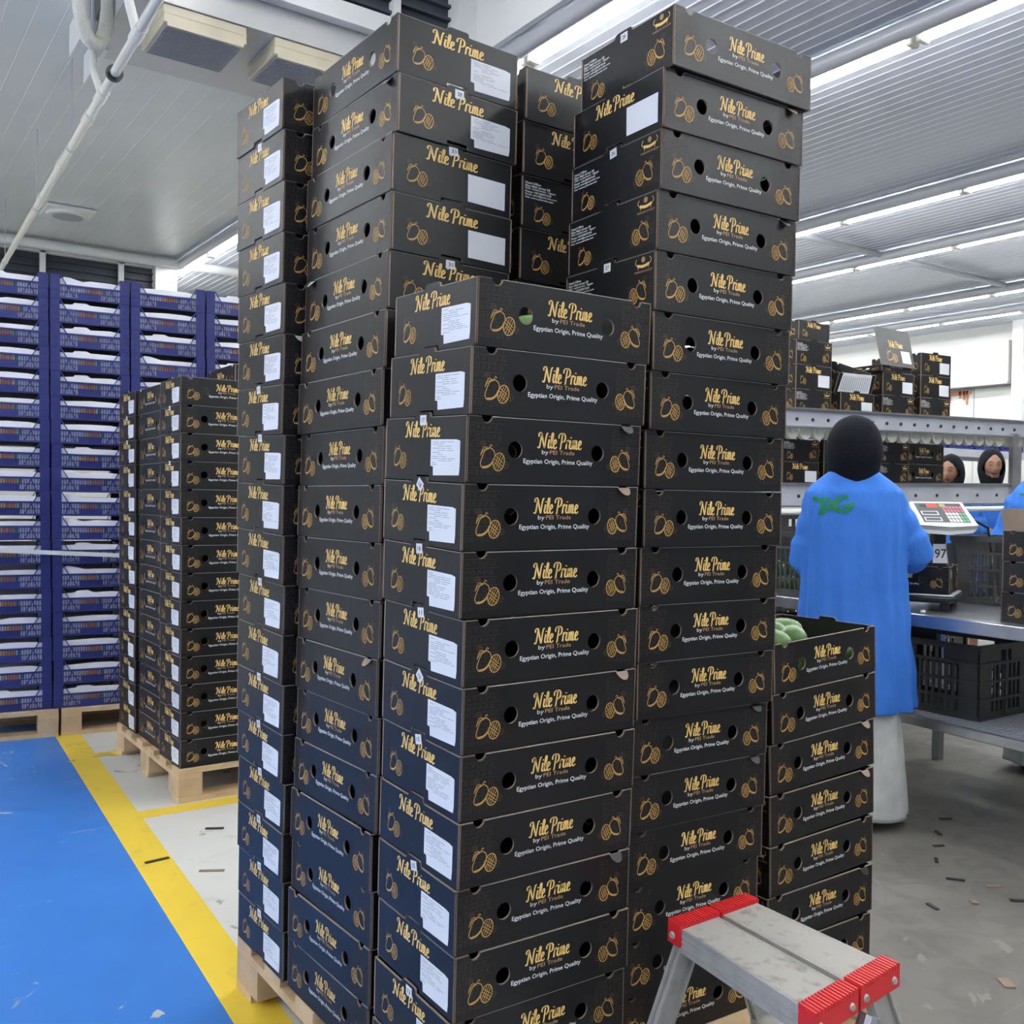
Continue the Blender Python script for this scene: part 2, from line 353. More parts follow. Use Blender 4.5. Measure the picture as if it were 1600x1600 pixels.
# paper label / number sticker meshes, modelled on the P end (s from left)
PE = lambda s, z, d: (-BL/2+d, BW/2-s, z)
QE = lambda s, z, d: (BL/2-d, -BW/2+s, z)
def label_mesh(kind, rr):
    mb = MB(); P = lambda s, z, d: PE(s, z, d-.0008)
    j = lambda v: v+rr.uniform(-.002, .002)
    if kind == 'blank':
        mb.wall([[(.184, .072), (.281, .0715), (.281, .013), (.185, .014)]], .0006, P, 'paper', 'paper', 'paper')
    else:
        a, b = j(.178), j(.277)
        mb.wall([[(a, .075), (b-.012, .0745), (b, .072), (b, .014+.010), (b-.002, .012), (a+.010, .010), (a+.009, .026), (a, .027)]], .0006, P, 'paper', 'paper', 'paper')
        z = .0695
        for i in range(12):
            x = a+.006+rr.choice((0, 0, .02)); n = rr.choice((1, 2, 3))
            for q in range(n):
                w = rr.uniform(.012, .030); x1 = min(x+w, b-.006)
                if x1 > x: mb.poly([P(x, z, -.0003), P(x1, z, -.0003), P(x1, z+.0011, -.0003), P(x, z+.0011, -.0003)], 'ink')
                x = x1+.004
                if x > b-.012: break
            z -= .0037
    return mb.mesh('paper_label')
def sticker_mesh(num, end=PE, tilt=0):
    mb = MB(); c, s = math.cos(tilt), math.sin(tilt)
    P = lambda a, z, d: end(.146+(a*c-z*s), BH-.006+(a*s+z*c), d-.0009)
    mb.wall([[(-.011, -.009), (.011, -.009), (.011, .009), (-.011, .009)]], .0006, P, 'paper', 'paper', 'paper')
    if num: put_text(mb, num, P, -.005, .006, -.004, .004, 'inkd', .01, d=-.0004)
    return mb.mesh('number_sticker')
LAB = [label_mesh('print', random.Random(i)) for i in range(4)]; LABB = label_mesh('blank', R)
STK = {}
def stk(n, end, t):
    k = (n, end is PE, t)
    if k not in STK: STK[k] = sticker_mesh(n, end, t)
    return STK[k]
ORD = ['topmost', 'second from the top', 'third from the top', 'fourth from the top', 'fifth from the top', 'sixth from the top', 'seventh from the top', 'eighth from the top', 'ninth from the top', 'tenth from the top', 'eleventh from the top', 'twelfth from the top', 'thirteenth from the top', 'fourteenth from the top', 'fifteenth from the top', 'sixteenth from the top', 'seventeenth from the top', 'eighteenth from the top']
def carton(loc, rz, label, group, lab=None, num=None, end='P', tx=0, ty=0, tilt=0, scale=None):
    """end: which printed end; rz puts local -x end (P)"""
    o = link('mango_carton', R.choice(CM)); o.location = loc
    o.matrix_world = Matrix.Translation(loc) @ Matrix.Rotation(rz, 4, 'Z')
    tag(o, label, 'box', group)
    if lab == 'print': link('paper_label', R.choice(LAB), o)
    if lab == 'blank': link('paper_label', LABB, o)
    if num is not None: link('number_sticker', stk(num, PE if end == 'P' else QE, tilt), o)
    return o
def tab_mesh(k, c, face):
    m = MB(); P = (lambda u, z, d: (u-BL/2, -BW/2+d, z)) if face == 0 else (lambda u, z, d: (BL/2-u, BW/2-d, z))
    a = [(c+.014*math.cos(q*PI/8), .019*math.sin(q*PI/8)) for q in range(9)]
    def Q(u, v, d): return P(u, BH-.002-v*.75, -.001-v*.65+d)
    m.wall([a], .0012, Q, k, k, 'kraft'); return m.mesh('torn_tab')
TABS = [[tab_mesh(k, c, f) for k, c in (('edge', .040), ('card', BL-.038), ('kraft', BL-.038))] for f in (0, 1)]
H_ = .1183
# columns: x, y, lean x, lean y, yaw, tilt x, tilt y, rows, orientation
def column(c, n, orient, name, group, dxp=(), depth=1.7, base=.144, labs=None, nums=None, flipq=None, order=ORD, place=None):
    x, y, ax, ay, w, tx, ty = c
    for i in range(n):
        zb = base+(n-i-1)*H_; k = min(1, (n-1-i)/4); TX, TY = tx*k, ty*k
        dz = dxp[i]*depth/1518 if i < len(dxp) else R.uniform(-.002, .002)
        X = x+ax*(zb+.1-1)+dz*.816; Y = y+ay*(zb+.1-1)-dz*.578
        w2 = w+R.uniform(-.008, .008)
        lx, ly = (.2, .15) if orient == 'X' else (.15, .2)
        z0 = zb+.0006+TX*lx+TY*ly
        X += lx*math.cos(w)-ly*math.sin(w); Y += lx*math.sin(w)+ly*math.cos(w)
        q = flipq(i) if flipq else False
        rz = w2+(0 if orient == 'X' else PI/2)+(PI if q else 0)
        lab = labs(i) if labs else None; num = nums.get(i) if nums else None
        end = 'Q' if q else 'P'
        desc = {'print': 'printed label', 'blank': 'blank label', None: 'gold print'}[lab]
        o = carton((X, Y, z0), rz, 'black carton, %s, %s in %s' % (desc, order[i], name), group, lab, (num or (None, 0))[0] if num else None, end, tilt=(num or (None, 0))[1])
        if R.random() < .22 and group.endswith('front pallet'): link('torn_tab', R.choice(TABS[1 if (q or orient == 'Y') else 0]), o)
        o.matrix_world = Matrix.Translation((X, Y, z0)) @ Matrix.Rotation(-TX, 4, 'Y') @ Matrix.Rotation(TY, 4, 'X') @ Matrix.Rotation(rz, 4, 'Z')

# ================================================================ STRUCTURE
CZ = 4.25
mb = MB()
def fpoly(pts, k): mb.poly([(a, b, 0) for a, b in pts], k)
def sl(y): return .113+(y-4.147)*.0559      # left edge of the yellow stripe
def sr(y): return .240+(y-4.158)*.0559
ya, yb = -8, 13.5
fpoly([(-8, ya), (sl(ya), ya), (sl(4.9), 4.9), (-8, 4.9)], 'fblue')
fpoly([(-8, 4.9), (sl(4.9), 4.9), (sl(yb), yb), (-8, yb)], 'fwhite')
fpoly([(sl(ya), ya), (sr(ya), ya), (sr(yb), yb), (sl(yb), yb)], 'fyel')
ys = [ya, 2.60, 2.70, 3.66, 3.75, yb]
for i in range(5):
    k = 'fwhite' if i % 2 == 0 else 'fyel'
    fpoly([(sr(ys[i]), ys[i]), (.62 if i == 0 else 1.1, ys[i]), (.62 if i == 0 else 1.1, ys[i+1]), (sr(ys[i+1]), ys[i+1])], k)
fpoly([(.62, ya), (16, ya), (16, 2.6), (.62, 2.6)], 'fconc'); fpoly([(1.1, 2.6), (16, 2.6), (16, yb), (1.1, yb)], 'fconc')
struct(mb.obj('floor'))
# ceiling : profile along X extruded along Y
def ceil_strip(mb, x0, x1, y0, y1, z, pitch, gw, gd, k, up=True):
    pts = [(x0, z)]; x = x0+pitch/2
    while x < x1-gw:
        s = 1 if up else -1; pts += [(x-gw/2, z), (x-gw/4, z+s*gd), (x+gw/4, z+s*gd), (x+gw/2, z)]; x += pitch
    pts.append((x1, z)); n = len(pts)
    mb.add([(a, y0, b) for a, b in pts]+[(a, y1, b) for a, b in pts], [(i, n+i, n+i+1, i+1) for i in range(n-1)], k)
mb = MB()
ceil_strip(mb, -8, 2.62, 4.18, yb, CZ, .155, .010, -.002, 'ceil')
ceil_strip(mb, 2.62, 16, ya, yb, CZ, .10, .022, -.005, 'ceilr')
mb.poly([(-8, ya, 5.3), (2.62, ya, 5.3), (2.62, 4.18, 5.3), (-8, 4.18, 5.3)], 'soff')
struct(mb.obj('ceiling'))
mb = MB()   # smooth soffit plate under the panels where the coolers hang
mb.box((.45, 4.19, 4.06), (2.45, 5.15, CZ-.012), 'soff')
struct(mb.obj('trim_1'))
# bulkhead with dark louvres above ceiling edge, white column
mb = MB()
mb.box((-8, 4.10, CZ-.02), (2.46, 4.18, CZ+.10), 'frame')
mb.box((-8, 4.16, CZ+.10), (2.46, 4.18, 5.3), 'louv')
for i in range(12): mb.box((-8, 4.12, CZ+.13+i*.085), (2.46, 4.16, CZ+.15+i*.085), 'louv')
for x in (-2.0, -1.0, 0.0, 1.0, 2.02): mb.box((x, 4.09, CZ+.10), (x+.05, 4.16, 5.3), 'frame')
mb.box((2.46, 4.02, CZ-.7), (2.62, 4.20, 5.3), 'frame')
mb.box((2.60, ya, CZ-.02), (2.64, 4.05, 5.3), 'frame')
struct(mb.obj('trim_2'))
# far wall with louvres
mb = MB()
mb.box((-8, 11.0, 0), (2.45, 11.1, 3.05), 'wallw')
mb.box((-8, 11.06, 3.05), (2.45, 11.1, 4.12), 'louv')
for i in range(12): mb.box((-8, 11.02, 3.08+i*.086), (2.45, 11.06, 3.10+i*.086), 'louv')
mb.box((2.40, 10.9, 0), (2.66, 11.12, CZ), 'frame')
for x in (-1.6, -.7, .2, 1.12, 1.99): mb.box((x, 10.98, 3.05), (x+.06, 11.03, 4.12), 'frame')
mb.box((-8, 10.98, 4.10), (2.45, 11.1, CZ), 'frame')
struct(mb.obj('wall_far'))
mb = MB(); mb.tube([(-6, 10.86, 4.16), (2.3, 10.86, 4.16), (5.0, 10.86, 4.20)], .055, 'frame', 14); struct(mb.obj('trim_3', auto=.8))
mb = MB(); mb.box((2.66, 13.4, 0), (16, 13.5, CZ), 'wallw'); mb.box((2.62, 11.1, 0), (2.66, 13.5, CZ), 'wallw'); struct(mb.obj('wall_back'))
mb = MB(); mb.box((14.4, ya, 0), (14.5, yb, CZ), 'wallw')
for y in (4.9, 5.7, 6.5, 7.2, 8.0, 8.8): mb.box((14.385, y, 0), (14.4, y+.012, 3.3), 'ink')
mb.box((14.2, 6.55, 3.30), (14.4, 9.5, 3.95), 'wallw'); mb.box((14.18, 6.55, 3.27), (14.4, 9.5, 3.31), 'ink'); mb.box((14.25, 6.35, 0), (14.4, 6.52, CZ), 'frame')
for y, h in ((7.65, .28), (7.60, .18), (7.35, .14), (7.30, .22), (7.42, .10)): mb.box((14.378, y, 3.22-h), (14.384, y+.03, 3.24), 'rust')
mb.box((14.378, 7.25, 3.17), (14.386, 7.7, 3.23), 'rust')
struct(mb.obj('wall_right'))
mb = MB(); mb.box((-8, ya-.1, 0), (16, ya, 5.3), 'wallb'); struct(mb.obj('wall_near'))
mb = MB(); mb.box((-6.1, ya, 0), (-6.0, yb, 5.3), 'wallw2'); struct(mb.obj('wall_left'))  # unseen wall, set close and white to reflect light onto the cartons

# ---------------------------------------------------------------- ceiling lamps
def lamp_proto():
    e = empty('fluorescent_light')
    MB().box((-.035, -.60, .035), (.035, .60, .075), 'lampb').obj('housing', e)
    for s in (-1, 1):
        MB().tube([(s*.022, -.575, .012), (s*.022, .575, .012)], .014, 'tube', 10).obj('tube', e, smooth=False)
    for s in (-1, 1):
        MB().bbox((-.045, s*.60-.022, -.012), (.045, s*.60+.022, .06), 'lampb', .006).obj('end_cap', e)
    return e
LP = lamp_proto(); first = True
ORD2 = ['first', 'second', 'third', 'fourth', 'fifth', 'sixth', 'seventh', 'eighth', 'ninth', 'tenth', 'eleventh', 'twelfth', 'thirteenth', 'fourteenth', 'fifteenth', 'sixteenth', 'seventeenth', 'eighteenth', 'nineteenth', 'twentieth']
rows = [(2.80, 3.68, 0, 'row by the white column'), (4.50, 3.30, 0, 'row above the tallest stack'), (7.39, 4.63, 0, 'row over the conveyor'), (9.10, 5.70, 0, 'row past the conveyor'), (11.7, 5.45, 0, 'fifth row'), (13.1, 5.75, 0, 'row by the right wall')]
def put_lamp(x, y, lab):
    global first
    o = LP if first else dup(LP); first = False
    o.location = (x, y, 4.12); tag(o, lab, 'light', 'fluorescent ceiling lights'); return o
for x, yj, _, nm in rows:   # yj: a joint between two lamps
    k = 0
    for j in range(-9 if x < 7.2 else -5, 7):  # two nearest rows run on unseen behind the viewer for added light
        y = yj+(j+.5)*1.25 if x > 7 else yj+(j+.5)*1.27
        if y < -7.4 or y > 12.6: continue
        k += 1
        put_lamp(x, y, 'lit fluorescent light, %s from near end of the %s' % (ORD2[k-1], nm))
for x, nm in ((-.2, 'first'), (-3.2, 'second')):
    for q, y in enumerate((-6.6, -5.3, -4.0, -2.7, -1.4)):
        o = put_lamp(x, y, 'added unseen fluorescent light, %s in the %s row behind the viewer' % (ORD2[q], nm)); o.location.z = 4.6  # out-of-view tubes added to brighten the carton faces toward the camera
for q, y in enumerate((1.8, 3.1)): o = put_lamp(1.0, y, 'added unseen fluorescent light, %s in the row hanging in the raised ceiling bay' % ORD2[q]); o.location.z = 4.6  # unseen tubes put in to light the white column and bulkhead
for q, y in enumerate((-.4, .9, 2.2)): o = put_lamp(-3.2, y, 'added unseen fluorescent light, %s in the row over the blue floor' % ORD2[q]); o.location.z = 4.6  # extra unseen tubes, added as fill on the carton faces
for q, y in enumerate((-1.7, -.4, .9, 2.2, 3.5, 4.8, 6.1)): o = put_lamp(-5.0, y, 'added unseen fluorescent light, %s in the row along the left wall' % ORD2[q]); o.location.z = 3.7  # added out of view so the left wall shines in carton reflections
for q, y in enumerate((4.9, 6.2, 7.5, 8.8, 10.1)): put_lamp(-2.6, y, 'added unseen fluorescent light, %s in the row left of the blue crates' % ORD2[q])  # unseen row put in to brighten the left ceiling
for i, (x, *_r) in enumerate(rows):   # round grey pipe carried beside each row
    o = MB().tube([(x-.115, -4.5, 4.17), (x-.115, 13.3, 4.17)], .055, 'pipeg', 16).obj('ceiling_pipe', auto=.8)
    tag(o, 'round grey ceiling pipe beside the %s of lamps' % ['nearest row', 'second row', 'third row', 'fourth row', 'fifth row', 'row nearest the right wall'][i], 'pipe', 'grey pipes along the lamp rows')
o = MB().tube([(5.6, 5.4, 4.19), (11.5, 5.2, 4.19)], .035, 'pipeg', 12).obj('crossing_pipe', auto=.8); tag(o, 'thin pale pipe crossing the lamp rows under the ribbed ceiling', 'pipe')

# ---------------------------------------------------------------- coolers, vents, drain pipe
def cooler(x0, y0, x1, y1, lab):
    e = empty('air_cooler', ((x0+x1)/2, (y0+y1)/2, 3.93)); w, d = (x1-x0)/2, (y1-y0)/2
    m = MB()
    m.bbox((-w, -d, .022), (w, d, .128), 'beige', .006)
    for z in (.075,): m.box((-w-.002, -d-.002, z), (w+.002, d+.002, z+.006), 'beige')
    m.box((-w+.02, -d-.006, .004), (w-.02, -d+.01, .03), 'beige'); m.obj('casing', e)
    m = MB(); m.box((-w+.02, -d+.02, .0195), (w-.02, d-.02, .0215), 'louv')
    n = 26
    for i in range(n): x = -w+.02+(2*w-.04)*i/n; m.box((x, -d+.02, .010), (x+.007, d-.02, .019), 'pipeg')
    for i in range(18): y = -d+.02+(2*d-.04)*i/18; m.box((-w+.02, y, .006), (w-.02, y+.006, .011), 'pipeg')
    m.obj('grille', e); tag(e, lab, 'air cooler', 'ceiling air coolers')
cooler(.63, 4.20, 1.11, 4.66, 'yellowed ceiling air cooler with mesh grille, next to the white pipe')
cooler(1.28, 4.20, 1.80, 4.66, 'yellowed ceiling air cooler with mesh grille, just above the leftmost tall carton column')
e = empty('ceiling_vent', (1.15, 9.58, CZ-.02)); tag(e, 'square white ceiling vent with a round diffuser above the blue crates', 'vent')
MB().bbox((-.24, -.24, -.02), (.24, .24, .015), 'frame', .01).obj('frame', e)
m = MB(); m.tube([(0, 0, -.045), (0, 0, -.02)], [.20, .21], 'frame', 32); m.tube([(0, 0, -.050), (0, 0, -.046)], .15, 'pipeg', 32); m.obj('diffuser', e, auto=.6)
e = empty('drain_pipe', (.40, 5.6, 3.62)); tag(e, 'long white plastic drain pipe hanging under the left ceiling', 'pipe')
def L_(p): return (p[0]-.40, p[1]-5.6, p[2]-3.62)
A_, B_ = Vector((.335, 2.6, 3.62)), Vector((.60, 10.7, 3.62))
pa = lambda y: A_+(B_-A_)*((y-2.6)/8.1)
MB().tube([L_(A_), L_(B_)], .026, 'pvc', 16).obj('pipe', e, auto=.8)
for y in (3.62, 4.55, 4.95, 6.0, 6.9):
    MB().tube([L_(pa(y)), L_(pa(y+.16))], .033, 'pvc', 16).obj('coupling', e, auto=.8)
p = pa(4.25); MB().tube([L_(p), L_(p+Vector((0, .03, 0)))], .045, 'bkplast', 16).obj('black_ring', e, auto=.8)
for y, zt in ((5.66, CZ), (7.28, CZ), (9.52, CZ)):
    p = pa(y); m = MB(); m.tube([L_((p.x, p.y, 3.60)), L_((p.x, p.y, zt))], .0035, 'steel2', 6); m.tube([L_(p-Vector((0, .01, 0))), L_(p+Vector((0, .01, 0)))], .031, 'steel2', 14); m.obj('hanger', e)
p = pa(4.62); m = MB(); m.tube([L_(p), L_((p.x-.03, p.y+.10, 3.80)), L_((p.x-.03, p.y+.10, 3.98))], .022, 'pvc', 12); m.tube([L_((p.x-.03, p.y+.10, 3.92)), L_((p.x-.03, p.y+.10, 4.08))], .026, 'pipeg', 12); m.tube([L_((p.x-.03, p.y+.10, 4.06)), L_((p.x-.03, p.y+.10, 4.24))], .014, 'pipeg', 8); m.obj('branch', e, auto=.8)
p = pa(3.72); m = MB(); m.tube([L_(p), L_((p.x-.06, p.y-.03, 3.80)), L_((p.x-.08, p.y-.06, 4.2))], .024, 'pvc', 12); m.obj('branch', e, auto=.8)
e = empty('insulated_hose', (.26, 4.6, 3.9)); tag(e, 'thick wrapped insulation hose bending down below the ceiling, upper left', 'hose')
hp = [(-.02, -.15, .42), (-.02, -.14, .20), (.00, -.12, .06), (.05, -.08, -.02), (.11, -.05, -.01), (.15, -.03, .10), (.16, -.02, .28), (.16, -.02, .42)]
m = MB(); hq = [Vector(p) for p in hp]; q = []
for i in range(len(hq)-1):
    for j in range(6):
        t = j/6; p0 = hq[max(i-1, 0)]; p1 = hq[i]; p2 = hq[i+1]; p3 = hq[min(i+2, len(hq)-1)]
        q.append(.5*((2*p1)+(-p0+p2)*t+(2*p0-5*p1+4*p2-p3)*t*t+(-p0+3*p1-3*p2+p3)*t**3))
q.append(hq[-1]); m.tube(q, [.040+R.uniform(-.003, .003) for _ in q], 'duct', 14); m.obj('hose', e, smooth=True)
m = MB(); m.box((.34, 4.75, CZ-.20), (.36, 5.25, CZ), 'frame'); m.box((.50, 5.0, CZ-.20), (.52, 5.62, CZ-.01), 'frame'); m.box((.50, 4.19, CZ-.16), (.52, 5.0, CZ-.01), 'soff'); struct(m.obj('trim_4'))

# ================================================================ PALLETS
def pallet(x0, y0, w, d, rz, lab):
    """w along x, d along y; height .144"""
    e = empty('wooden_pallet', (x0, y0, 0), rz); tag(e, lab, 'pallet', 'wooden pallets')
    n = max(5, int(d/.16))
    for i in range(n):
        yb_ = i*(d-.10)/(n-1); MB().box((0, yb_, .122), (w, yb_+.10, .1435), 'wood').obj('deck_board', e)
    for x in (0, w/2-.05, w-.10): MB().box((x, 0, .100), (x+.10, d, .1215), 'wood').obj('cross_board', e)
    for x in (0, w/2-.05, w-.10):
        for y in (0, d/2-.07, d-.145): MB().box((x, y, .0225), (x+.10, y+.145, .0995), 'wood2').obj('block', e)
    for y in (0, d/2-.05, d-.10): MB().box((0, y, .0005), (w, y+.10, .022), 'wood').obj('bottom_board', e)
    return e
pallet(.0, .02, 1.30, 1.06, 0, 'wooden pallet under the big front stack of black cartons')
pallet(.325, 2.71, 1.22, 1.04, .004, 'wooden pallet under the smaller black carton stack between the blue crates and front stack')
pallet(-1.12, 4.36, 1.26, .85, -.121, 'wooden pallet under the left part of the blue crates')
pallet(.145, 4.208, 1.26, .85, -.121, 'wooden pallet under the right part of the blue crates')

# ================================================================ FRONT STACK
G = 'cartons on the front pallet'
cC = (0, 0, .0036, -.0247, -.0155, .008, .0376); cD = (.4463, .043, -.0071, -.0582, -.0416, .0023, 0)
cA = (-.0169, .7607, -.0174, -.0091, .0082, 0, .0337); cF = (.9171, .0803, .0301, .0205, -.0029, .0543, 0)
cB = (.0144, .3379, .0066, -.0115, .0198, -.0132, -.0015); cE = (.3706, .432, .0039, -.060, 0, 0, 0)
pr = lambda i: 'print'
column(cC, 13, 'X', 'the short front corner column', G, (4, -1, -6, -7, -5, 0, 1, 3, 2, 2, 5), 1.7, labs=pr,
       nums={2: ('17', 0), 3: ('18', -.6), 4: ('18', .05), 5: ('11', .1), 6: ('10', -.7), 7: ('15', .2), 9: ('15', .2), 11: ('13', 0)})
column(cD, 18, 'X', 'the tallest right hand column', G, (6, -2, -1, -2, -2, -1, -1, -3, 1, -1, 2, 3), 2.1,
       labs=lambda i: 'blank' if i == 1 else None, flipq=lambda i: i != 1, nums={0: ('28', 0), 2: ('26', .1), 4: ('27', 0)})
column(cA, 18, 'X', 'the front stack left column', G, labs=pr,
       nums={1: ('12', 0), 5: None, 6: ('11', .1), 7: ('17', 0), 10: ('11', 0), 12: ('13', 0), 13: ('15', .2), 14: ('11', .1), 15: ('15', 0), 16: ('13', .1), 17: ('12', 0)})
column(cB, 18, 'Y', 'the front stack middle column', G, (6, 7, 0, 3, 1, -3, -6, 0, -3, -1, 2, 0, 4, 2, -3, 1, -2, -1), 2.0,
       labs=lambda i: 'print' if i < 2 else 'blank' if i < 4 else 'print', nums={1: ('27', 0), 2: ('31', .05), 4: ('31', 0)})
column(cE, 18, 'Y', 'the front stack rear column', G, flipq=lambda i: i == 2)
column(cF, 7, 'X', 'the low column behind the ladder', G, flipq=lambda i: True)
# ================================================================ SECOND STACK
G = 'cartons on the second pallet'
Lx, Ly = .3229, 2.7163
def LC(dx, dy, ty=0): return (Lx+dx, Ly+dy, -.0134, -.0097, .004, 0, ty)
column(LC(0, 0), 14, 'X', 'the second pallet front column', G, labs=pr, nums={0: None, 1: ('11', 0), 3: ('12', 0)})
column(LC(.415, 0), 14, 'X', 'the second pallet right column', G)
column(LC(.015, .315), 14, 'Y', 'the second pallet middle column', G)
column(LC(0, .73), 14, 'X', 'the second pallet left column', G, labs=pr, nums={1: ('11', 0), 2: ('12', 0)})
column(LC(.345, .33), 15, 'Y', 'the second pallet rear column', G)

# ================================================================ BLUE CRATES
def crate_mesh():
    m = MB(); w, d, h = .396, .58, .1285; pw = .047; k = 'navy'
    for sx in (0, 1):
        for sy in (0, 1):
            x0 = 0 if not sx else w-pw; y0 = 0 if not sy else d-pw
            m.box((x0, y0, 0), (x0+pw, y0+pw, h), k)
            for q in range(3): xx = x0+.008+q*.016; m.box((xx, y0-.002 if not sy else y0+pw, 0), (xx+.005, y0 if not sy else y0+pw+.002, h), k)
            for z in (.012, .045, .085, h-.005): m.box((x0-.001, y0-.003, z), (x0+pw+.001, y0+pw+.003, z+.004), k)
    m.box((pw, .02, 0), (w-pw, d-.02, .008), 'navyd')
    for y0, y1 in ((0, .006), (d-.006, d)):
        m.box((pw, y0, 0), (w-pw, y1, .008), k); m.box((pw, y0, .036), (w-pw, y1, .040), k); m.box((pw, y0, .066), (w-pw, y1, .076), k)
        n = 24
        for i in range(n+1):
            x = pw+(w-2*pw)*i/n; m.box((x-.0017, y0, .008), (x+.0017, y1, .070), k)
        m.box((w*.345, y0, .008), (w*.635, y1, .038), k)
        yy = y0 if y0 == 0 else y1
        for a, b in (((pw, .128), (pw+.035, .070)), ((w-pw, .128), (w-pw-.035, .070)), ((pw+.035, .070), (pw+.075, .010)), ((w-pw-.035, .070), (w-pw-.075, .010)), ((pw+.045, .070), (pw+.02, .010)), ((w-pw-.045, .070), (w-pw-.02, .010))):
            dx, dz = b[0]-a[0], b[1]-a[1]; l = math.hypot(dx, dz); nx, nz = -dz/l*.0025, dx/l*.0025
            ya_, yb2 = yy-.001, yy+.005
            vs = [(p[0]+s*nx, y, p[1]+s*nz) for y in (ya_, yb2) for p, s in ((a, -1), (a, 1), (b, 1), (b, -1))]
            m.add(vs, [(0, 1, 2, 3), (7, 6, 5, 4), (0, 4, 5, 1), (1, 5, 6, 2), (2, 6, 7, 3), (3, 7, 4, 0)], k)
    for x0, x1 in ((0, .006), (w-.006, w)):
        m.box((x0, pw, 0), (x1, d-pw, .016), k); m.box((x0, pw, .078), (x1, d-pw, .088), k)
        n = 34
        for i in range(n+1): y = pw+(d-2*pw)*i/n; m.box((x0, y-.002, .016), (x1, y+.002, .078), k)
    return m.mesh('fruit_crate')
CR = crate_mesh()
def liner_mesh(rr, flap):
    m = MB(); w, d = .396, .58; y = .009
    x0, x1 = .040, w-.040; z1 = .103
    top = [(x1, z1-rr.uniform(0, .006)), (x1-.06, z1+rr.uniform(-.004, .004)), (w*.5, z1+rr.uniform(-.003, .006))]
    if flap == 1: top += [(w*.45, z1+.012), (w*.3, z1+.010), (w*.28, z1)]
    if flap == 2: top += [(.16, z1-.004), (.10, z1+.012), (.07, z1+.014)]
    top += [(x0, z1-rr.uniform(0, .005))]
    m.wall([[(x0, .01), (x1, .01)]+top], .002, lambda u, z, t: (u, y+t, z), 'liner', 'liner', 'liner')
    for xa, xb in ((.040, .042), (w-.042, w-.040)): m.box((xa, y, .01), (xb, d-.02, .098), 'liner')
    m.box((x0, d-.02, .01), (x1, d-.018, .10), 'liner'); m.box((x0, y, .0095), (x1, d-.02, .011), 'liner')
    c = .205+rr.uniform(-.02, .03)
    q = lambda a, b, z0, z, k: m.poly([(a, y-.0006, z0), (b, y-.0006, z0), (b, y-.0006, z), (a, y-.0006, z)], k)
    q(c-.055, c-.028, .040, .066, 'yel'); q(c-.028, c+.028, .040, .066, 'orange'); q(c+.034, c+.05, .040, .068, 'grn')
    return m.mesh('paper_liner')
LN = [liner_mesh(random.Random(20+i), i % 3) for i in range(6)]
Kx, Ky, Kw, hk = .0964, 4.2473, -.1214, .1295
for ci, off, nm in ((0, -.404, 'leftmost'), (1, 0, 'second'), (2, .405, 'third'), (3, .81, 'rightmost hidden')):
    for i in range(18):
        o = link('fruit_crate', CR); zb = .144+(17-i)*hk
        X = Kx-.0182*(zb-1)+off*math.cos(Kw); Y = Ky+.0043*(zb-1)+off*math.sin(Kw)
        o.matrix_world = Matrix.Translation((X+R.uniform(-.0015, .0015), Y+R.uniform(-.003, .003), zb+.0004)) @ Matrix.Rotation(Kw+R.uniform(-.003, .003), 4, 'Z')
        tag(o, 'navy crate with white liner, %s in %s crate column' % (ORD[i], nm), 'crate', 'stacked navy fruit crates')
        ln = link('paper_liner', R.choice(LN), o)
# strap across the crates
m = MB(); P0 = Vector((-.52, 4.255, 1.02)); P1 = Vector((.52, 4.13, .962)); m.box((0, -.004, -.011), (1.06, 0, .011), 'whplast', Matrix.Translation(P0) @ Matrix.Rotation(-.1195, 4, 'Z') @ Matrix.Rotation(.055, 4, 'Y'))
tag(m.obj('strap'), 'white plastic strap running across the front of the blue crates', 'strap')

# ================================================================ MANGOES
def mango_mesh():
    m = MB(); rings = []; n = 16
    for i in range(11):
        t = i/10; a = t*PI; r = math.sin(a)**.8*.036*(1+.12*math.cos(a)); x = -.052*math.cos(a)
        rings.append([Vector((x, r*math.cos(2*PI*j/n)*.95+.006*math.sin(a), r*math.sin(2*PI*j/n))) if r > 1e-4 else Vector((x, 1e-4*math.cos(2*PI*j/n), 1e-4*math.sin(2*PI*j/n))) for j in range(n)])
    m.loft(rings, 'green'); m.tube([(-.052, 0, 0), (-.058, .001, .001)], .003, 'brow', 6)
    return m.mesh('green_mango', True)
MM = mango_mesh()
def mangoes(cx, cy, cz, rz, spots, where, group):
    for i, (x, y, z) in enumerate(spots):
        o = link('green_mango', MM); p = Matrix.Rotation(rz, 4, 'Z') @ Vector((x, y, 0))
        o.matrix_world = Matrix.Translation((cx+p.x, cy+p.y, cz+z)) @ Matrix.Rotation(R.uniform(0, 6), 4, 'Z') @ Matrix.Rotation(R.uniform(-.25, .25), 4, 'Y')
        tag(o, 'green mango packed in %s' % where, 'mango', group)
fx, fy = .9171+.0301*(-.1)+.2, .0803+.0205*(-.1)+.15
fz = .144+6*H_+.009+.005
mangoes(fx, fy, fz, 0, [(x, y, .040+.0*i) for i, (x, y) in enumerate([(a, b) for a in (-.145, -.05, .045, .14) for b in (-.09, 0, .09)])], 'the open carton at the right end', 'mangoes in the open carton')
mangoes(fx, fy, fz, 0, [(-.10, .05, .092), (.0, -.05, .092), (.09, .06, .092), (.02, .05, .094), (-.09, -.05, .09)], 'the open carton at the right end', 'mangoes in the open carton')
mangoes(.2, .15, .144+12*H_+.012, 0, [(-.095, -.105, .055), (0, -.08, .04), (.12, -.05, .045)], 'the top carton at the front corner', 'mangoes in the front corner carton')

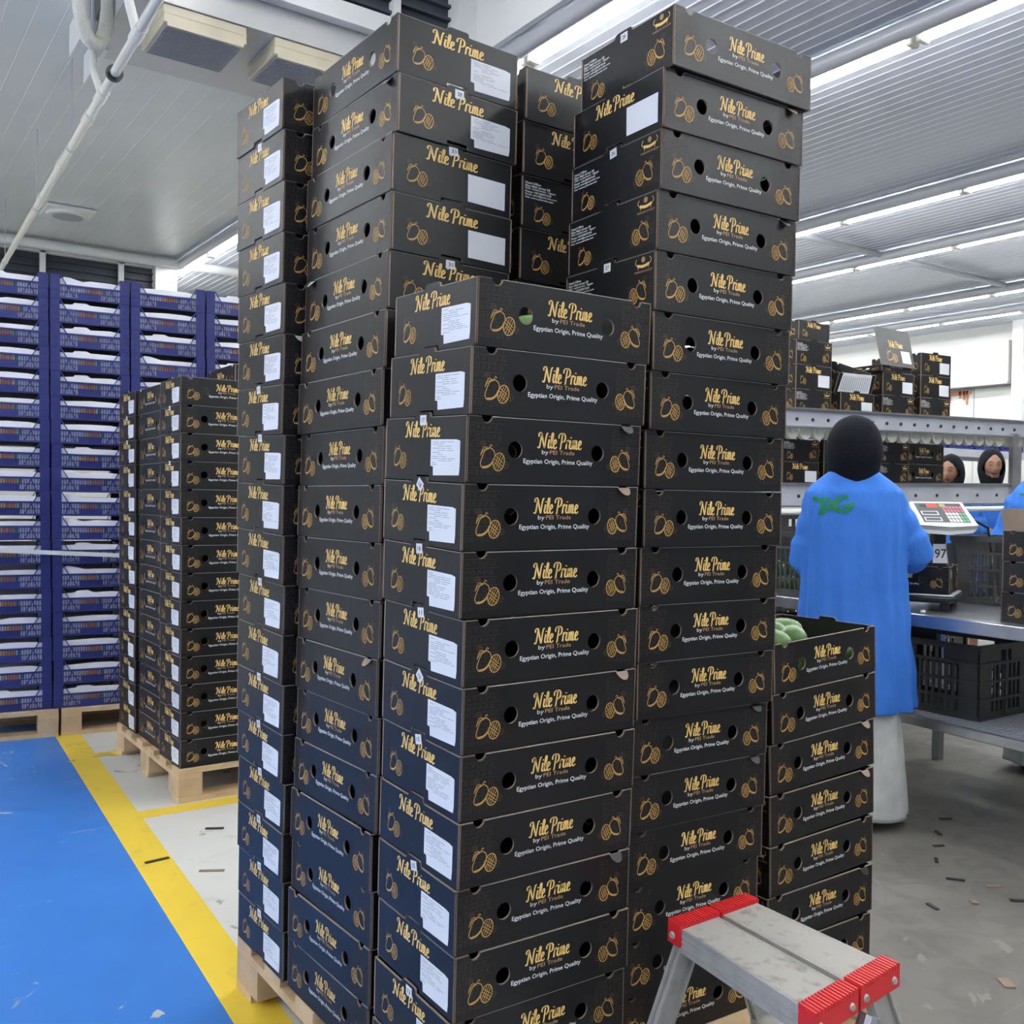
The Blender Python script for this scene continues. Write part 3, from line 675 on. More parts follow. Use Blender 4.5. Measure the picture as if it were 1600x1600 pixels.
# ================================================================ STEP LADDER
lz = .52
e = empty('step_ladder', (.47, -.30, 0), 0); tag(e, 'worn aluminium step ladder with red plastic end caps', 'ladder')
# top axes: u from near-left cap pair toward right cap pair, measured in the world; v across
c00 = Vector((.387, -.123, lz)); c10 = Vector((.335, -.491, lz)); c01 = Vector((.600, -.121, lz)); c11 = Vector((.591, -.465, lz))
def Wd(u, v, z=lz):   # u along treads 0..1, v across 0..1
    p = c00*(1-u)*(1-v)+c10*u*(1-v)+c01*(1-u)*v+c11*u*v; return Vector((p.x-.47, p.y+.30, z))
def slab(m, u0, u1, v0, v1, z0, z1, k):
    vs = [Wd(u0, v0, z0), Wd(u1, v0, z0), Wd(u1, v1, z0), Wd(u0, v1, z0), Wd(u0, v0, z1), Wd(u1, v0, z1), Wd(u1, v1, z1), Wd(u0, v1, z1)]
    m.add(vs, [(3, 2, 1, 0), (4, 5, 6, 7), (1, 0, 4, 5), (2, 1, 5, 6), (3, 2, 6, 7), (0, 3, 7, 4)][:0] or [(0, 1, 2, 3), (7, 6, 5, 4), (0, 4, 5, 1), (1, 5, 6, 2), (2, 6, 7, 3), (3, 7, 4, 0)], k)
for v0, v1 in ((.03, .46), (.54, .97)):
    m = MB(); slab(m, .07, .93, v0, v1, lz-.004, lz-.001, 'alu2'); m.obj('tread', e)
    m = MB()
    for q, (a, b) in enumerate(((v0-.012, v0+.006), (v1-.006, v1+.012))):
        slab(m, .06, .94, a, b, lz-.045, lz-.001, 'alu')
        for z in (.012, .022, .032): slab(m, .06, .94, a-.006, b+.006, lz-z-.003, lz-z, 'alu')
    m.obj('tread_rail', e)
for (u0, u1) in ((0, .095), (.905, 1)):
    for (v0, v1) in ((-.01, .485), (.515, 1.01)):
        m = MB(); slab(m, u0, u1, v0, v1, lz-.034, lz+.004, 'red')
        n = 14
        for i in range(n):
            a = v0+(v1-v0)*(i+.15)/n; b = v0+(v1-v0)*(i+.7)/n; slab(m, u0-.004, u1+.002, a, b, lz-.002, lz+.007, 'red')
            
        cap = m.obj('end_cap', e); 
        for vv in ((v0+.06), (v1-.08)) if u0 > .5 else ((v0+.06),):
            m = MB(); uo = u0-.012 if u0 < .5 else u1+.012
            if u0 < .5: p = Wd(.04, v0, lz-.018); dv = (Wd(0, 0)-Wd(0, 1)).normalized(); m.tube([p, p+dv*.004], [.007, .005], 'alu', 12)
            else: p = Wd(1, vv, lz-.018); dv = (Wd(1, 0)-Wd(0, 0)).normalized(); m.tube([p, p+dv*.004], [.007, .005], 'alu', 12)
            m.obj('rivet', cap)
def leg(u, v, du, dv, name='leg'):
    m = MB(); top = Wd(u, v, lz-.012); bot = Wd(u+du, v+dv, .012)
    au = (Wd(1, 0)-Wd(0, 0)).normalized(); av = (Wd(0, 1)-Wd(0, 0)).normalized()
    for a, b, w0, w1 in ((-.022, .022, -.004, .004), (-.022, -.016, -.012, .012), (.016, .022, -.012, .012)):
        vs = []
        for p in (bot, top):
            for s, t in ((a, w0), (b, w0), (b, w1), (a, w1)): vs.append(p+av*s*1.25+au*t)
        m.add(vs, [(3, 2, 1, 0), (4, 5, 6, 7), (0, 1, 5, 4), (1, 2, 6, 5), (2, 3, 7, 6), (3, 0, 4, 7)], 'alu')
    o = m.obj(name, e)
    m = MB(); m.box((-.03, -.022, 0), (.03, .022, .035), 'red', Matrix.Translation((bot.x, bot.y, 0))); m.obj('foot', o)
    return top, bot
tb = [leg(.045, .24, -.07, -1.02), leg(.955, .24, .07, -1.02), leg(.045, .76, -.07, 1.02), leg(.955, .76, .07, 1.02)]
for (a, b) in ((tb[0], tb[1]), (tb[2], tb[3])):
    m = MB(); p = a[0].lerp(a[1], .5); q = b[0].lerp(b[1], .5); av = Vector((1, .0, 0))
    vs = [p-av*.04, q-av*.04, q+av*.04, p+av*.04]; m.add([v+Vector((0, 0, .0)) for v in vs]+[v+Vector((0, 0, .012)) for v in vs], [(3, 2, 1, 0), (4, 5, 6, 7), (0, 1, 5, 4), (1, 2, 6, 5), (2, 3, 7, 6), (3, 0, 4, 7)], 'alu2'); m.obj('step', e)
m = MB(); p = Wd(1.01, .52, lz-.075); m.tube([p+Vector((.02, 0, .03)), p+Vector((.0, 0, -.01))], .018, 'steel', 12); m.tube([p, p+Vector((0, -.012, 0))], .012, 'steel', 6); m.obj('hinge', e)

# ================================================================ ROLLER CONVEYOR
ca = math.radians(-6); cdx, cdy = math.cos(ca), math.sin(ca); nx_, ny_ = -math.sin(ca), math.cos(ca)
CO = Vector((3.545, 2.185, 0))
def cpt(s, n, z): return (CO.x+s*cdx+n*nx_, CO.y+s*cdy+n*ny_, z)
def beam(m, s0, s1, n0, n1, zb0, zt0, zb1, zt1, k):
    vs = [cpt(s0, n0, zb0), cpt(s1, n0, zb1), cpt(s1, n1, zb1), cpt(s0, n1, zb0), cpt(s0, n0, zt0), cpt(s1, n0, zt1), cpt(s1, n1, zt1), cpt(s0, n1, zt0)]
    m.add(vs, [(0,3,2,1),(4,5,6,7),(0,1,5,4),(1,2,6,5),(2,3,7,6),(3,0,4,7)], k)
def conv_level(name, lab, za, sl_, hb, n_wheels, wheels):
    """za: top z at s=0, sl_: slope ; hb: beam height"""
    e = lab
    z = lambda s: za+sl_*s
    s0, s1 = -1.35, 3.2
    for n0 in (0, .62):
        m = MB(); beam(m, s0, s1, n0, n0+.006, z(s0)-hb, z(s0), z(s1)-hb, z(s1), 'steel2')
        for a, b in ((0, .012), (hb-.012, hb)): beam(m, s0, s1, n0-.020, n0, z(s0)-b, z(s0)-a, z(s1)-b, z(s1)-a, 'steel')
        m.obj('side_beam', e)
    m = MB(); s = s0+.05
    while s < s1-.05:
        p = Vector(cpt(s, -.006, z(s)-hb*.55)); m.tube([p, p+Vector((nx_, ny_, 0))*.008], .010, 'rivet', 8); s += .125 if wheels else .2
    m.obj('bolt_row', e)
    s = s0+.06; i = 0
    while s < s1-.06:
        if wheels and s > -.2:
            m = MB(); c = Vector(cpt(s, .03, z(s)-hb-.012)); d = Vector((nx_, ny_, 0)); m.tube([c, c+d*.03], [.048, .048], 'cream', 18); m.tube([c-d*.004, c], .018, 'cream', 12); m.obj('wheel', e, auto=.6)
        i += 1; s += .105
    m = MB(); s = s0+.1
    while s < s1-.06:
        m.tube([cpt(s, .01, z(s)-.035), cpt(s, .61, z(s)-.035)], .024, 'steel', 10); s += .16
    m.obj('roller_bed', e)
    return e, z
e1 = empty('roller_conveyor'); tag(e1, 'two level grey steel roller conveyor behind the table, loaded with black cartons', 'conveyor')
_, zU = conv_level('roller_conveyor', e1, 1.857, .0185, .118, 30, True)
e2, zL = conv_level('roller_conveyor', e1, 1.428, .021, .140, 0, False)
for s in (-1.2, 2.06, 3.1):
    for n in (-.025, .63):
        m = MB(); beam(m, s-.03, s+.03, n, n+.03, .0, zU(s)-.09, .0, zU(s)-.09, 'steel'); m.obj('post', e2)
m = MB(); m.tube([cpt(-1.3, -.05, zL(-1.3)-.165), cpt(3.1, -.05, zL(3.1)-.165)], .016, 'whplast', 10); m.obj('white_tube', e2)
m = MB(); m.bbox((-.05, -.02, -.045), (.05, .0, .045), 'whplast', .006); o = m.obj('power_socket'); o.matrix_world = Matrix.Translation(cpt(.87, -.02, 1.30)) @ Matrix.Rotation(ca, 4, 'Z'); tag(o, 'white power socket on the conveyor frame, just left of the scale display', 'socket')
m = MB(); m.tube([(0, -.02, 0), (0, -.05, 0), (.03, -.07, -.005), (.07, -.07, -.03)], [.018, .018, .008, .006], 'bkplast', 10); mm = m.obj('plug', o)
# far conveyor lane carrying blue crates
e = empty('roller_rack'); tag(e, 'far steel rack behind the conveyor, carrying a row of blue crates', 'rack')
m = MB(); beam(m, 2.0, 6.6, 2.6, 2.66, 1.85, 1.93, 1.85, 1.93, 'steel2'); beam(m, 2.0, 6.6, 3.15, 3.21, 1.85, 1.93, 1.85, 1.93, 'steel2'); m.obj('side_beam', e)
m = MB(); beam(m, 2.0, 6.6, 2.66, 3.15, 1.91, 1.925, 1.91, 1.925, 'steel'); m.obj('deck', e)
for s in (2.1, 4.3, 6.5):
    for n in (2.6, 3.15): m = MB(); beam(m, s-.03, s+.03, n, n+.05, 0, 1.85, 0, 1.85, 'steel'); m.obj('post', e)
for i in range(9):
    o = link('fruit_crate', CR); o.matrix_world = Matrix.Translation(cpt(2.3+i*.44, 2.62, 1.932)) @ Matrix.Rotation(ca, 4, 'Z') @ Matrix.Diagonal((1, .93, 1.7, 1))
    link('paper_liner', LN[i % 6], o); tag(o, 'taller navy crate on the far rack, %s from its left end' % ['first', 'second', 'third', 'fourth', 'fifth', 'sixth', 'seventh', 'eighth', 'ninth'][i], 'crate', 'navy crates on the far rack')
# cartons on the conveyor
def cart_at(s, n, z, rz, lab, grp, flip=False, sc=1.0, l=None):
    o = link('mango_carton', CM[0]); o.matrix_world = Matrix.Translation(cpt(s, n, z)) @ Matrix.Rotation(ca+rz+(PI if flip else 0), 4, 'Z') @ Matrix.Diagonal((1, 1, sc, 1))
    tag(o, lab, 'box', grp)
    if l: link('paper_label', LABB if l == 'blank' else LAB[0], o)
    return o
def flap(o, kind, k='card'):
    """flap standing up from a short (P) end; leaning"""
    m = MB()
    lean = {'back': .35, 'out': -.7, 'up': .08}[kind]
    pts = [(.004, 0), (BW-.004, 0), (BW-.004, .03), (BW-.018, .036), (BW-.014, .12), (BW-.03, .128), (.03, .128), (.014, .12), (.018, .036), (.004, .03)]
    m.wall([pts], .003, lambda s, z, d: (-BL/2+.002+d+z*math.sin(lean), BW/2-s, BH+.001+z*math.cos(lean)), 'card', k, 'kraft'); return m.obj('open_flap', o)
GU = 'opened cartons on the upper conveyor level'
def st(s, i): return zU(s)-.009+i*.146
stacks = [(.405, [('address', True, None), ('name', False, 'blank'), ('address', True, None)]), (.785, [('name', False, 'blank')]), (1.16, [('address', True, None), ('name', False, 'blank')]), (1.52, [('address', True, None), ('name', False, 'blank'), ('name', False, 'blank')])]
nm = ['left', 'second', 'third', 'rightmost']
for k, (s, L__) in enumerate(stacks):
    for i, (t, fl, lb) in enumerate(L__):
        o = cart_at(s, .39, st(s, i), PI/2, 'black carton, %s from bottom of the %s stack on the upper conveyor' % (['first', 'second', 'third'][i], nm[k]), GU, fl, 1.24, lb)
        if fl: pass
o = link('mango_carton', CM[1]); o.matrix_world = Matrix.Translation(cpt(.785, .40, st(.785, 1)+.060)) @ Matrix.Rotation(ca+PI/2-.1, 4, 'Z') @ Matrix.Rotation(-.35, 4, 'Y') @ Matrix.Diagonal((1, 1, 1.1, 1))
tag(o, 'tilted carton with printed sheets, on the second stack of the upper conveyor', 'box', GU)
m = MB(); m.wall([[(.02, .01), (.27, .01), (.26, .115), (.03, .118)]], .0015, lambda s, z, d: (-BL/2-.006+d, BW/2-s, z), 'paper', 'paper', 'paper')
for i in range(14): m.poly([(-BL/2-.0065, BW/2-.035-.016*i, .02), (-BL/2-.0065, BW/2-.041-.016*i, .02), (-BL/2-.0065, BW/2-.041-.016*i, .10), (-BL/2-.0065, BW/2-.035-.016*i, .10)], 'ink')
m.obj('printed_sheet', o)
o = cart_at(1.13, .39, st(1.13, 2)+.002, PI/2+.05, 'black carton with raised lid, on top of the third upper conveyor stack', GU, False, .35, None)
m = MB()
m.wall([[(-.02, 0), (.32, 0), (.325, .20), (.33, .27), (.30, .28), (.0, .28), (-.03, .27), (-.02, .20)]], .004, lambda s, z, d: (-BL/2-.012+d+z*.30, BW/2-s-(.10*z), .10+z*2.6), 'card', 'card', 'kraft')
PF = lambda s, z, d: (-BL/2-.012+d-.001+z*.30, BW/2-s-(.10*z), .10+z*2.6)
nile_prime(m, PF, .09, .23, .14, .19); mango(m, PF, .09, .07, .07); m.poly([PF(.20, .03, -.001), PF(.29, .03, -.001), PF(.29, .12, -.001), PF(.20, .12, -.001)], 'paper'); m.obj('raised_lid', o)
cart_at(.39, .40, st(.405, 3), PI/2+.12, 'black carton turned askew on top of the left stack of the upper conveyor', GU, False, 1.0)
GL = 'cartons on the lower conveyor level'
zl = lambda s, i: zL(s)-.008+i*.136
for k, (s, rz, fl, lb, tops, nm_) in enumerate([(.30, PI/2, False, 'blank', True, 'left of the person in the black headscarf'), (.64, PI/2, False, 'blank', False, 'mostly hidden behind the black headscarf'), (1.11, PI/2, True, None, True, 'just right of the black headscarf'), (1.47, -PI/2, False, None, False, 'right end of the lower conveyor cartons')]):
    for i in range(2):
        fl2 = (not fl) if (k == 0 and i == 1) else fl
        cart_at(s, .38, zl(s, i), rz+(PI/2 if k == 3 else 0), 'black carton, %s one %s' % (['lower', 'upper'][i], nm_), GL, fl2, 1.15, None if fl2 else lb if i == 0 else None)

# ================================================================ PACKING TABLE
tz = .86
TT = Matrix.Translation((2.604, -.60, 0)) @ Matrix.Rotation(-.1152, 4, 'Z')
TI = TT.inverted()
e = empty('packing_table'); e.matrix_world = TT; tag(e, 'long stainless steel packing table with perforated lower shelf', 'table')
m = MB(); m.box((0, 0, tz-.006), (1.02, 2.75, tz), 'steel'); m.bbox((-.004, 0, tz-.052), (.012, 2.75, tz+.001), 'steel', .003); m.box((1.01, 0, tz-.05), (1.02, 2.75, tz-.006), 'steel'); m.obj('tabletop', e)
m = MB(); m.bbox((.055, 0, .385), (.075, 2.75, .425), 'steel', .003); m.box((.80, 0, .385), (.82, 2.75, .425), 'steel')
for i in range(33): x = .08+i*.0225; m.box((x, 0, .412), (x+.007, 2.75, .420), 'steel2')
for i in range(92): y = i*.03; m.box((.075, y, .411), (.81, y+.009, .419), 'steel2')
m.obj('perforated_shelf', e)
for x in (.06, .95):
    for y in (.02, 2.1, 2.68): MB().box((x, y, 0), (x+.04, y+.04, tz-.006), 'steel').obj('leg', e)
# grey harvest crates
def harvest_mesh():
    m = MB(); w, d, h = .40, .60, .31; k = 'gyplast'
    m.box((.01, .01, 0), (w-.01, d-.01, .008), k)
    for (L1, P) in ((d, lambda u, z, t: (t, u, z)), (d, lambda u, z, t: (w-t, u, z)), (w, lambda u, z, t: (u, t, z)), (w, lambda u, z, t: (u, d-t, z))):
        def b(u0, u1, z0, z1, t0=0, t1=.008):
            vs = [P(u, z, t) for z in (z0, z1) for (u, t) in ((u0, t0), (u1, t0), (u1, t1), (u0, t1))]
            m.add(vs, [(0,3,2,1),(4,5,6,7),(0,1,5,4),(1,2,6,5),(2,3,7,6),(3,0,4,7)], k)
        for z in (0, .075, .150, .225): b(0, L1, z, z+.012, -.004, .010)
        b(0, L1, .285, .31, -.006, .012); b(0, .085, 0, .29); b(L1-.085, L1, 0, .29)
        b(.085, L1-.085, 0, .03); b(.085, .16, .235, .285); b(L1-.16, L1-.085, .235, .285)
        n = int((L1-.17)/.030)
        for i in range(n+1):
            u = .085+(L1-.17)*i/n; b(u-.005, u+.007, 0, .235)
        b(L1/2-.008, L1/2+.008, 0, .29, -.004, .010)
    return m.mesh('harvest_crate')
HC = harvest_mesh()
def hcrate(x, y, z, rz, lab):
    o = link('harvest_crate', HC); o.matrix_world = Matrix.Translation((x, y, z)) @ Matrix.Rotation(rz, 4, 'Z'); tag(o, lab, 'crate', 'dark grey harvest crates by the packing table'); return o
hcrate(2.985, .725, .4215, -.02, 'dark grey slatted harvest crate on the shelf under the table')
hc = hcrate(2.93, 1.45, tz+.001, -.05, 'dark slatted crate of green fruit on the table, left of the blue coat')
hcrate(3.02, 1.36, .4215, -.06, 'dark slatted crate on the lower shelf, hidden behind the blue coat')
hcrate(3.44, .52, tz+.001, .02, 'dark slatted crate on the table, behind the scale')
for k, (s_, nm_) in enumerate(((-.62, 'left'), (-.12, 'second'), (.75, 'third'), (1.2, 'right'))):
    for i in range(4 if k < 2 else 3):
        p = cpt(s_, .01, .001+i*.312); hcrate(p[0], p[1], p[2], ca, 'dark slatted crate under the conveyor, %s from the floor in the %s stack' % (ORD2[i], nm_))
for i in range(24):
    o = link('green_mango', MM); x, y, z = .07+.13*(i % 3), .07+.11*((i//3) % 4)*1.2, .045+.07*(i//12)+R.uniform(0, .01)
    o.matrix_world = hc.matrix_world @ Matrix.Translation((x, y, z)) @ Matrix.Rotation(R.uniform(0, 6), 4, 'Z'); tag(o, 'green mango behind the slats of the dark crate on the table', 'mango', 'mangoes in the slatted crate')
# scale with a carton on it
SR = .42
e = empty('weighing_scale', (3.03, 1.10, tz+.0005), SR); tag(e, 'black platform scale with a tilted white display on a post', 'scale')
m = MB(); m.bbox((-.17, -.22, .035), (.17, .22, .068), 'bkplast', .012); m.bbox((-.165, -.215, .062), (.165, .215, .0705), 'steel2', .004); m.obj('platform', e)
for sx in (-1, 1):
    for sy in (-1, 1): MB().tube([(sx*.13, sy*.18, 0), (sx*.13, sy*.18, .036)], .02, 'bkplast', 10).obj('foot', e)
e.children[0].name = 'platform'
def WS(p): return Matrix.Rotation(-SR, 4, 'Z') @ (Vector(p)-Vector((3.03, 1.10, tz+.0005)))
P = Vector((3.115, .985, 0)); m = MB(); m.box((-.028, -.022, .0), (.028, .022, .40), 'bkplast', Matrix.Translation(WS((3.40, 1.17, tz+.0005))) @ Matrix.Rotation(-.61-SR, 4, 'Z')); m.obj('post', e)
# display panel oriented to the viewer side, leaning back
Cn = WS((3.335, 1.115, 1.275)); DM = Matrix.Translation(Cn) @ Matrix.Scale(1.08, 4) @ Matrix.Rotation(-.61-SR+.05, 4, 'Z') @ Matrix.Rotation(math.radians(38), 4, 'X') @ Matrix.Rotation(.0, 4, 'Y')
m = MB(); rings = []
for z, gx, gy in ((-.03, -.02, -.012), (-.02, 0, 0), (0, 0, 0), (.006, -.004, -.004)):
    rings.append([Vector(p) for p in ((-.130-gx*.0-gx if 0 else -.128+ -gx*-1, -.085-gy*-1, z), (0, -.098-gy*-1, z), (.128+gx, -.085-gy*-1, z), (.118+gx, .075+gy, z), (-.118-gx*1, .075+gy, z))])
m.loft(rings, 'whplast', T=DM); pn = m.obj('display', e)
m = MB(); q = lambda a, b, c, d, k, z=.0068: m.add([DM@Vector(p) for p in ((a, c, z), (b, c, z), (b, d, z), (a, d, z))], [(0, 1, 2, 3)], k)
q(-.105, .100, -.072, .060, 'screen')
q(-.085, -.055, .030, .050, 'bkplast', .0074); q(-.055, -.005, .030, .054, 'redd', .0074); q(.002, .028, .034, .054, 'lime', .0074)
for c in (-.010, -.052): q(-.095, -.020, c-.012, c+.014, 'white', .0074); q(-.090, -.025, c-.008, c+.010, 'screen', .0078)
for i in range(6):
    for j in range(5):
        k = 'pink' if j > 2 else ('mint' if (i > 3) else 'white'); a = .010+i*.0150; c = -.068+j*.0225
        q(a, a+.0115, c, c+.018, k, .0074)
m.obj('keypad', pn)
m = MB(); MT = Matrix.Translation(WS((3.37, 1.135, 1.085))) @ Matrix.Rotation(-.61-SR, 4, 'Z'); PQ = lambda u, v, d: MT@Vector((u, d, v))
m.wall([[(-.038, -.045), (.038, -.045), (.038, .045), (-.038, .045)]], .001, PQ, 'paper', 'paper', 'paper'); put_text(m, '97', lambda u, v, d: PQ(u, v, d-.0008), -.030, .025, -.022, .022, 'inkd', .01); pp = m.obj('number_sheet', e)
m = MB(); m.tube([WS(p) for p in ((3.42, 1.02, 1.25), (3.53, 1.0, 1.21), (3.55, .99, 1.08), (3.45, .92, .98), (3.32, .84, .885), (3.36, .78, .873))], .006, 'bkplast', 8); m.obj('cable', e)
bz = tz+.0005+.072
o = link('mango_carton', CM[0]); o.matrix_world = Matrix.Translation((3.03, 1.10, bz)) @ Matrix.Rotation(SR-PI/2+PI, 4, 'Z') @ Matrix.Rotation(PI, 4, 'Z'); tag(o, 'open black carton being weighed on the scale, end flap standing up', 'box')
m = MB(); m.wall([[(.004, 0), (BW-.004, 0), (BW+.006, .02), (BW-.004, .085), (BW-.02, .092), (.012, .10), (.0, .09), (-.004, .02)]], .003, lambda s, z, d: (BL/2-.003-d-z*.15, -BW/2+s, BH+.001+z), 'card', 'card', 'kraft'); m.obj('open_flap', o)
# carton + three stacked cartons at right of the table
def tcart(x, y, z, rz, lab, m_=0):
    o = link('mango_carton', CM[m_]); o.matrix_world = Matrix.Translation((x, y, z)) @ Matrix.Rotation(rz, 4, 'Z'); tag(o, lab, 'box', 'cartons stacked on the right of the table'); return o
for i, n in enumerate(('lowest', 'middle')): tcart(2.985+.004*i, .365, tz+.001+i*H_, PI/2+.03*i, 'black carton at the right edge, %s in the stack on the table' % n, i)
o = tcart(2.99, .365, tz+.001+2*H_, PI/2-.02, 'open carton with raised brown flap, topmost on the table at the right edge')
m = MB(); m.wall([[(.0, 0), (.40, 0), (.40, .035), (.41, .045), (.41, .075), (.395, .085), (.02, .085), (-.008, .075), (-.006, .045), (.006, .035)]], .003, lambda u, z, d: (-.2+u, BW/2-.003-d-z*.05, BH+.001+z), 'kraft', 'kraft', 'kraft'); m.obj('open_flap', o)
for z, i in ((.86+2*H_+.02, 0), (.86+H_+.02, 1), (.86+.05, 2)):
    pass
# small white scrap and mat on the table
m = MB(); m.bbox((0, 0, 0), (.035, .02, .012), 'whplast', .004); o = m.obj('scrap'); o.matrix_world = Matrix.Translation((2.82, .87, tz+.001)) @ Matrix.Rotation(.5, 4, 'Z'); tag(o, 'small white scrap at the table edge beside the blue coat', 'scrap')

# ================================================================ PEOPLE
def skin_obj(verts, edges, radii, k, parent, name, root=0, sub=1):
    me = bpy.data.meshes.new(name); me.from_pydata(verts, edges, []); me.materials.append(M_[k])
    o = bpy.data.objects.new(name, me); COL.objects.link(o); o.parent = parent
    md = o.modifiers.new('skin', 'SKIN'); md.use_smooth_shade = True
    if not me.skin_vertices: 
        me.attributes.new('x', 'FLOAT', 'POINT')
    sv = me.skin_vertices[0].data
    for i, r in enumerate(radii):
        sv[i].radius = (r, r) if not isinstance(r, tuple) else r; sv[i].use_root = (i == root)
    s = o.modifiers.new('sub', 'SUBSURF'); s.levels = sub; s.render_levels = sub+1
    return o
def finger_set(V, E, Rr, wrist_i, wrist, dirv, side, curl):
    """palm + four fingers and thumb. dirv forward, side = unit vector across palm, curl = down vector"""
    d = Vector(dirv).normalized(); s = Vector(side).normalized(); c = Vector(curl).normalized(); w = Vector(wrist)
    def add(p, r, par): V.append(tuple(p)); Rr.append(r); E.append((par, len(V)-1)); return len(V)-1
    palm = add(w+d*.045, (.016, .030), wrist_i)
    kn = add(w+d*.070, (.012, .028), palm)
    for j, (o, l) in enumerate(((-.028, .062), (-.010, .075), (.010, .070), (.028, .054))):
        a = add(w+d*.088+s*o, .0085, kn); b = add(w+d*(.088+l*.42)+s*o*1.1+c*.010, .0080, a); e_ = add(w+d*(.088+l*.70)+s*o*1.1+c*.030, .0075, b); add(w+d*(.088+l*.78)+s*o*1.1+c*.048, .0065, e_)
    t = add(w+d*.035-s*.034+c*.004, .0105, palm); t2 = add(w+d*.062-s*.050+c*.012, .0095, t); add(w+d*.085-s*.052+c*.026, .0085, t2)
def person_body(parent, arms, head=(0, 0, 1.56), h=1.0):
    V = [(0, 0, .90), (0, -.01, 1.05), (0, -.01, 1.22), (0, 0, 1.33), (0, .005, 1.43), (head[0]*.5, head[1]*.6, 1.50), (head[0], head[1], head[2]), (head[0], head[1], head[2]+.07)]
    E = [(0, 1), (1, 2), (2, 3), (3, 4), (4, 5), (5, 6), (6, 7)]
    Rr = [(.13, .10), (.11, .085), (.12, .09), (.08, .06), .045, .045, (.072, .088), (.055, .07)]
    def add(p, r, par): V.append(tuple(p)); Rr.append(r); E.append((par, len(V)-1)); return len(V)-1
    for sx in (-1, 1):
        a = add((sx*.10, 0, .82), .085, 0); b = add((sx*.11, .01, .47), .055, a); c = add((sx*.11, -.01, .09), .035, b); add((sx*.12, .12, .045), .03, c)
    for sx, (sh, el, wr, fd) in zip((-1, 1), arms):
        a = add(sh, .048, 3); b = add(Vector(sh).lerp(Vector(el), .5), .045, a); c = add(el, .038, b); d = add(Vector(el).lerp(Vector(wr), .5), .034, c); w = add(wr, (.018, .026), d)
        f = Vector(fd).normalized(); side = f.cross(Vector((0, 0, 1))); side = side.normalized()*sx if side.length > .1 else Vector((sx, 0, 0))
        finger_set(V, E, Rr, w, wr, f, side*-1 if sx < 0 else side*-1, Vector((0, 0, -1)))
    o = skin_obj([(a*h, b*h, c*h) for a, b, c in V], E, [((r[0]*h, r[1]*h) if isinstance(r, tuple) else r*h) for r in Rr], 'skin', parent, 'body')
    return o
def coat(parent, rings, sleeves, k='scoat', folds=.03, seed=0, collar=True):
    """rings: (z, halfw, halfd, ox, oy)"""
    rr = random.Random(seed); m = MB(); N = 56; L_ = []
    ph = [rr.uniform(0, 6) for _ in range(4)]
    Z0, Z1 = rings[0][0], rings[-1][0]; zz = []
    steps = 30
    for i in range(steps+1):
        z = Z0+(Z1-Z0)*i/steps
        for a, b in zip(rings, rings[1:]):
            if a[0] <= z <= b[0]+1e-9:
                t = (z-a[0])/(b[0]-a[0]); t = t*t*(3-2*t); v = [a[q]+(b[q]-a[q])*t for q in range(1, 5)]; break
        amp = folds*max(0, 1-(z-Z0)/(Z1-Z0)*1.06)**.62+.004; ring = []
        for j in range(N):
            a = 2*PI*j/N; s, c = math.sin(a), math.cos(a)
            rg = lambda q: 1-2*abs(math.sin(q))
            f = 1+amp*(math.sin(3*a+ph[0]+z*1.5)*.4+rg(4.5*a+ph[1]-z*1.2)*.42+rg(8*a+ph[2]+z*1.6)*.34)
            e = 2.5; rad = (abs(c)**e+abs(s)**e)**(-1/e)
            ring.append(Vector((v[2]+v[0]*c*rad*f, v[3]+v[1]*s*rad*f, z)))
        L_.append(ring)
    m.loft(L_, k)
    for sh, el, wr, r0, r1, r2 in sleeves:
        sh, el, wr = Vector(sh), Vector(el), Vector(wr); pts = []; rad = []
        for i in range(9):
            t = i/8; pts.append(sh.lerp(el, t)); rad.append(r0+(r1-r0)*t+.006*math.sin(i*2.3))
        for i in range(1, 9):
            t = i/8; pts.append(el.lerp(wr, t)); rad.append(r1+(r2-r1)*t+.011*math.sin(i*2.9+1))
        m.tube(pts, rad, k, 20)
    o = m.obj('work_coat', parent)
    md = o.modifiers.new('remesh', 'REMESH'); md.mode = 'VOXEL'; md.voxel_size = .009; md.use_smooth_shade = True
    s = o.modifiers.new('smooth', 'SMOOTH'); s.factor = .5; s.iterations = 2
    return o
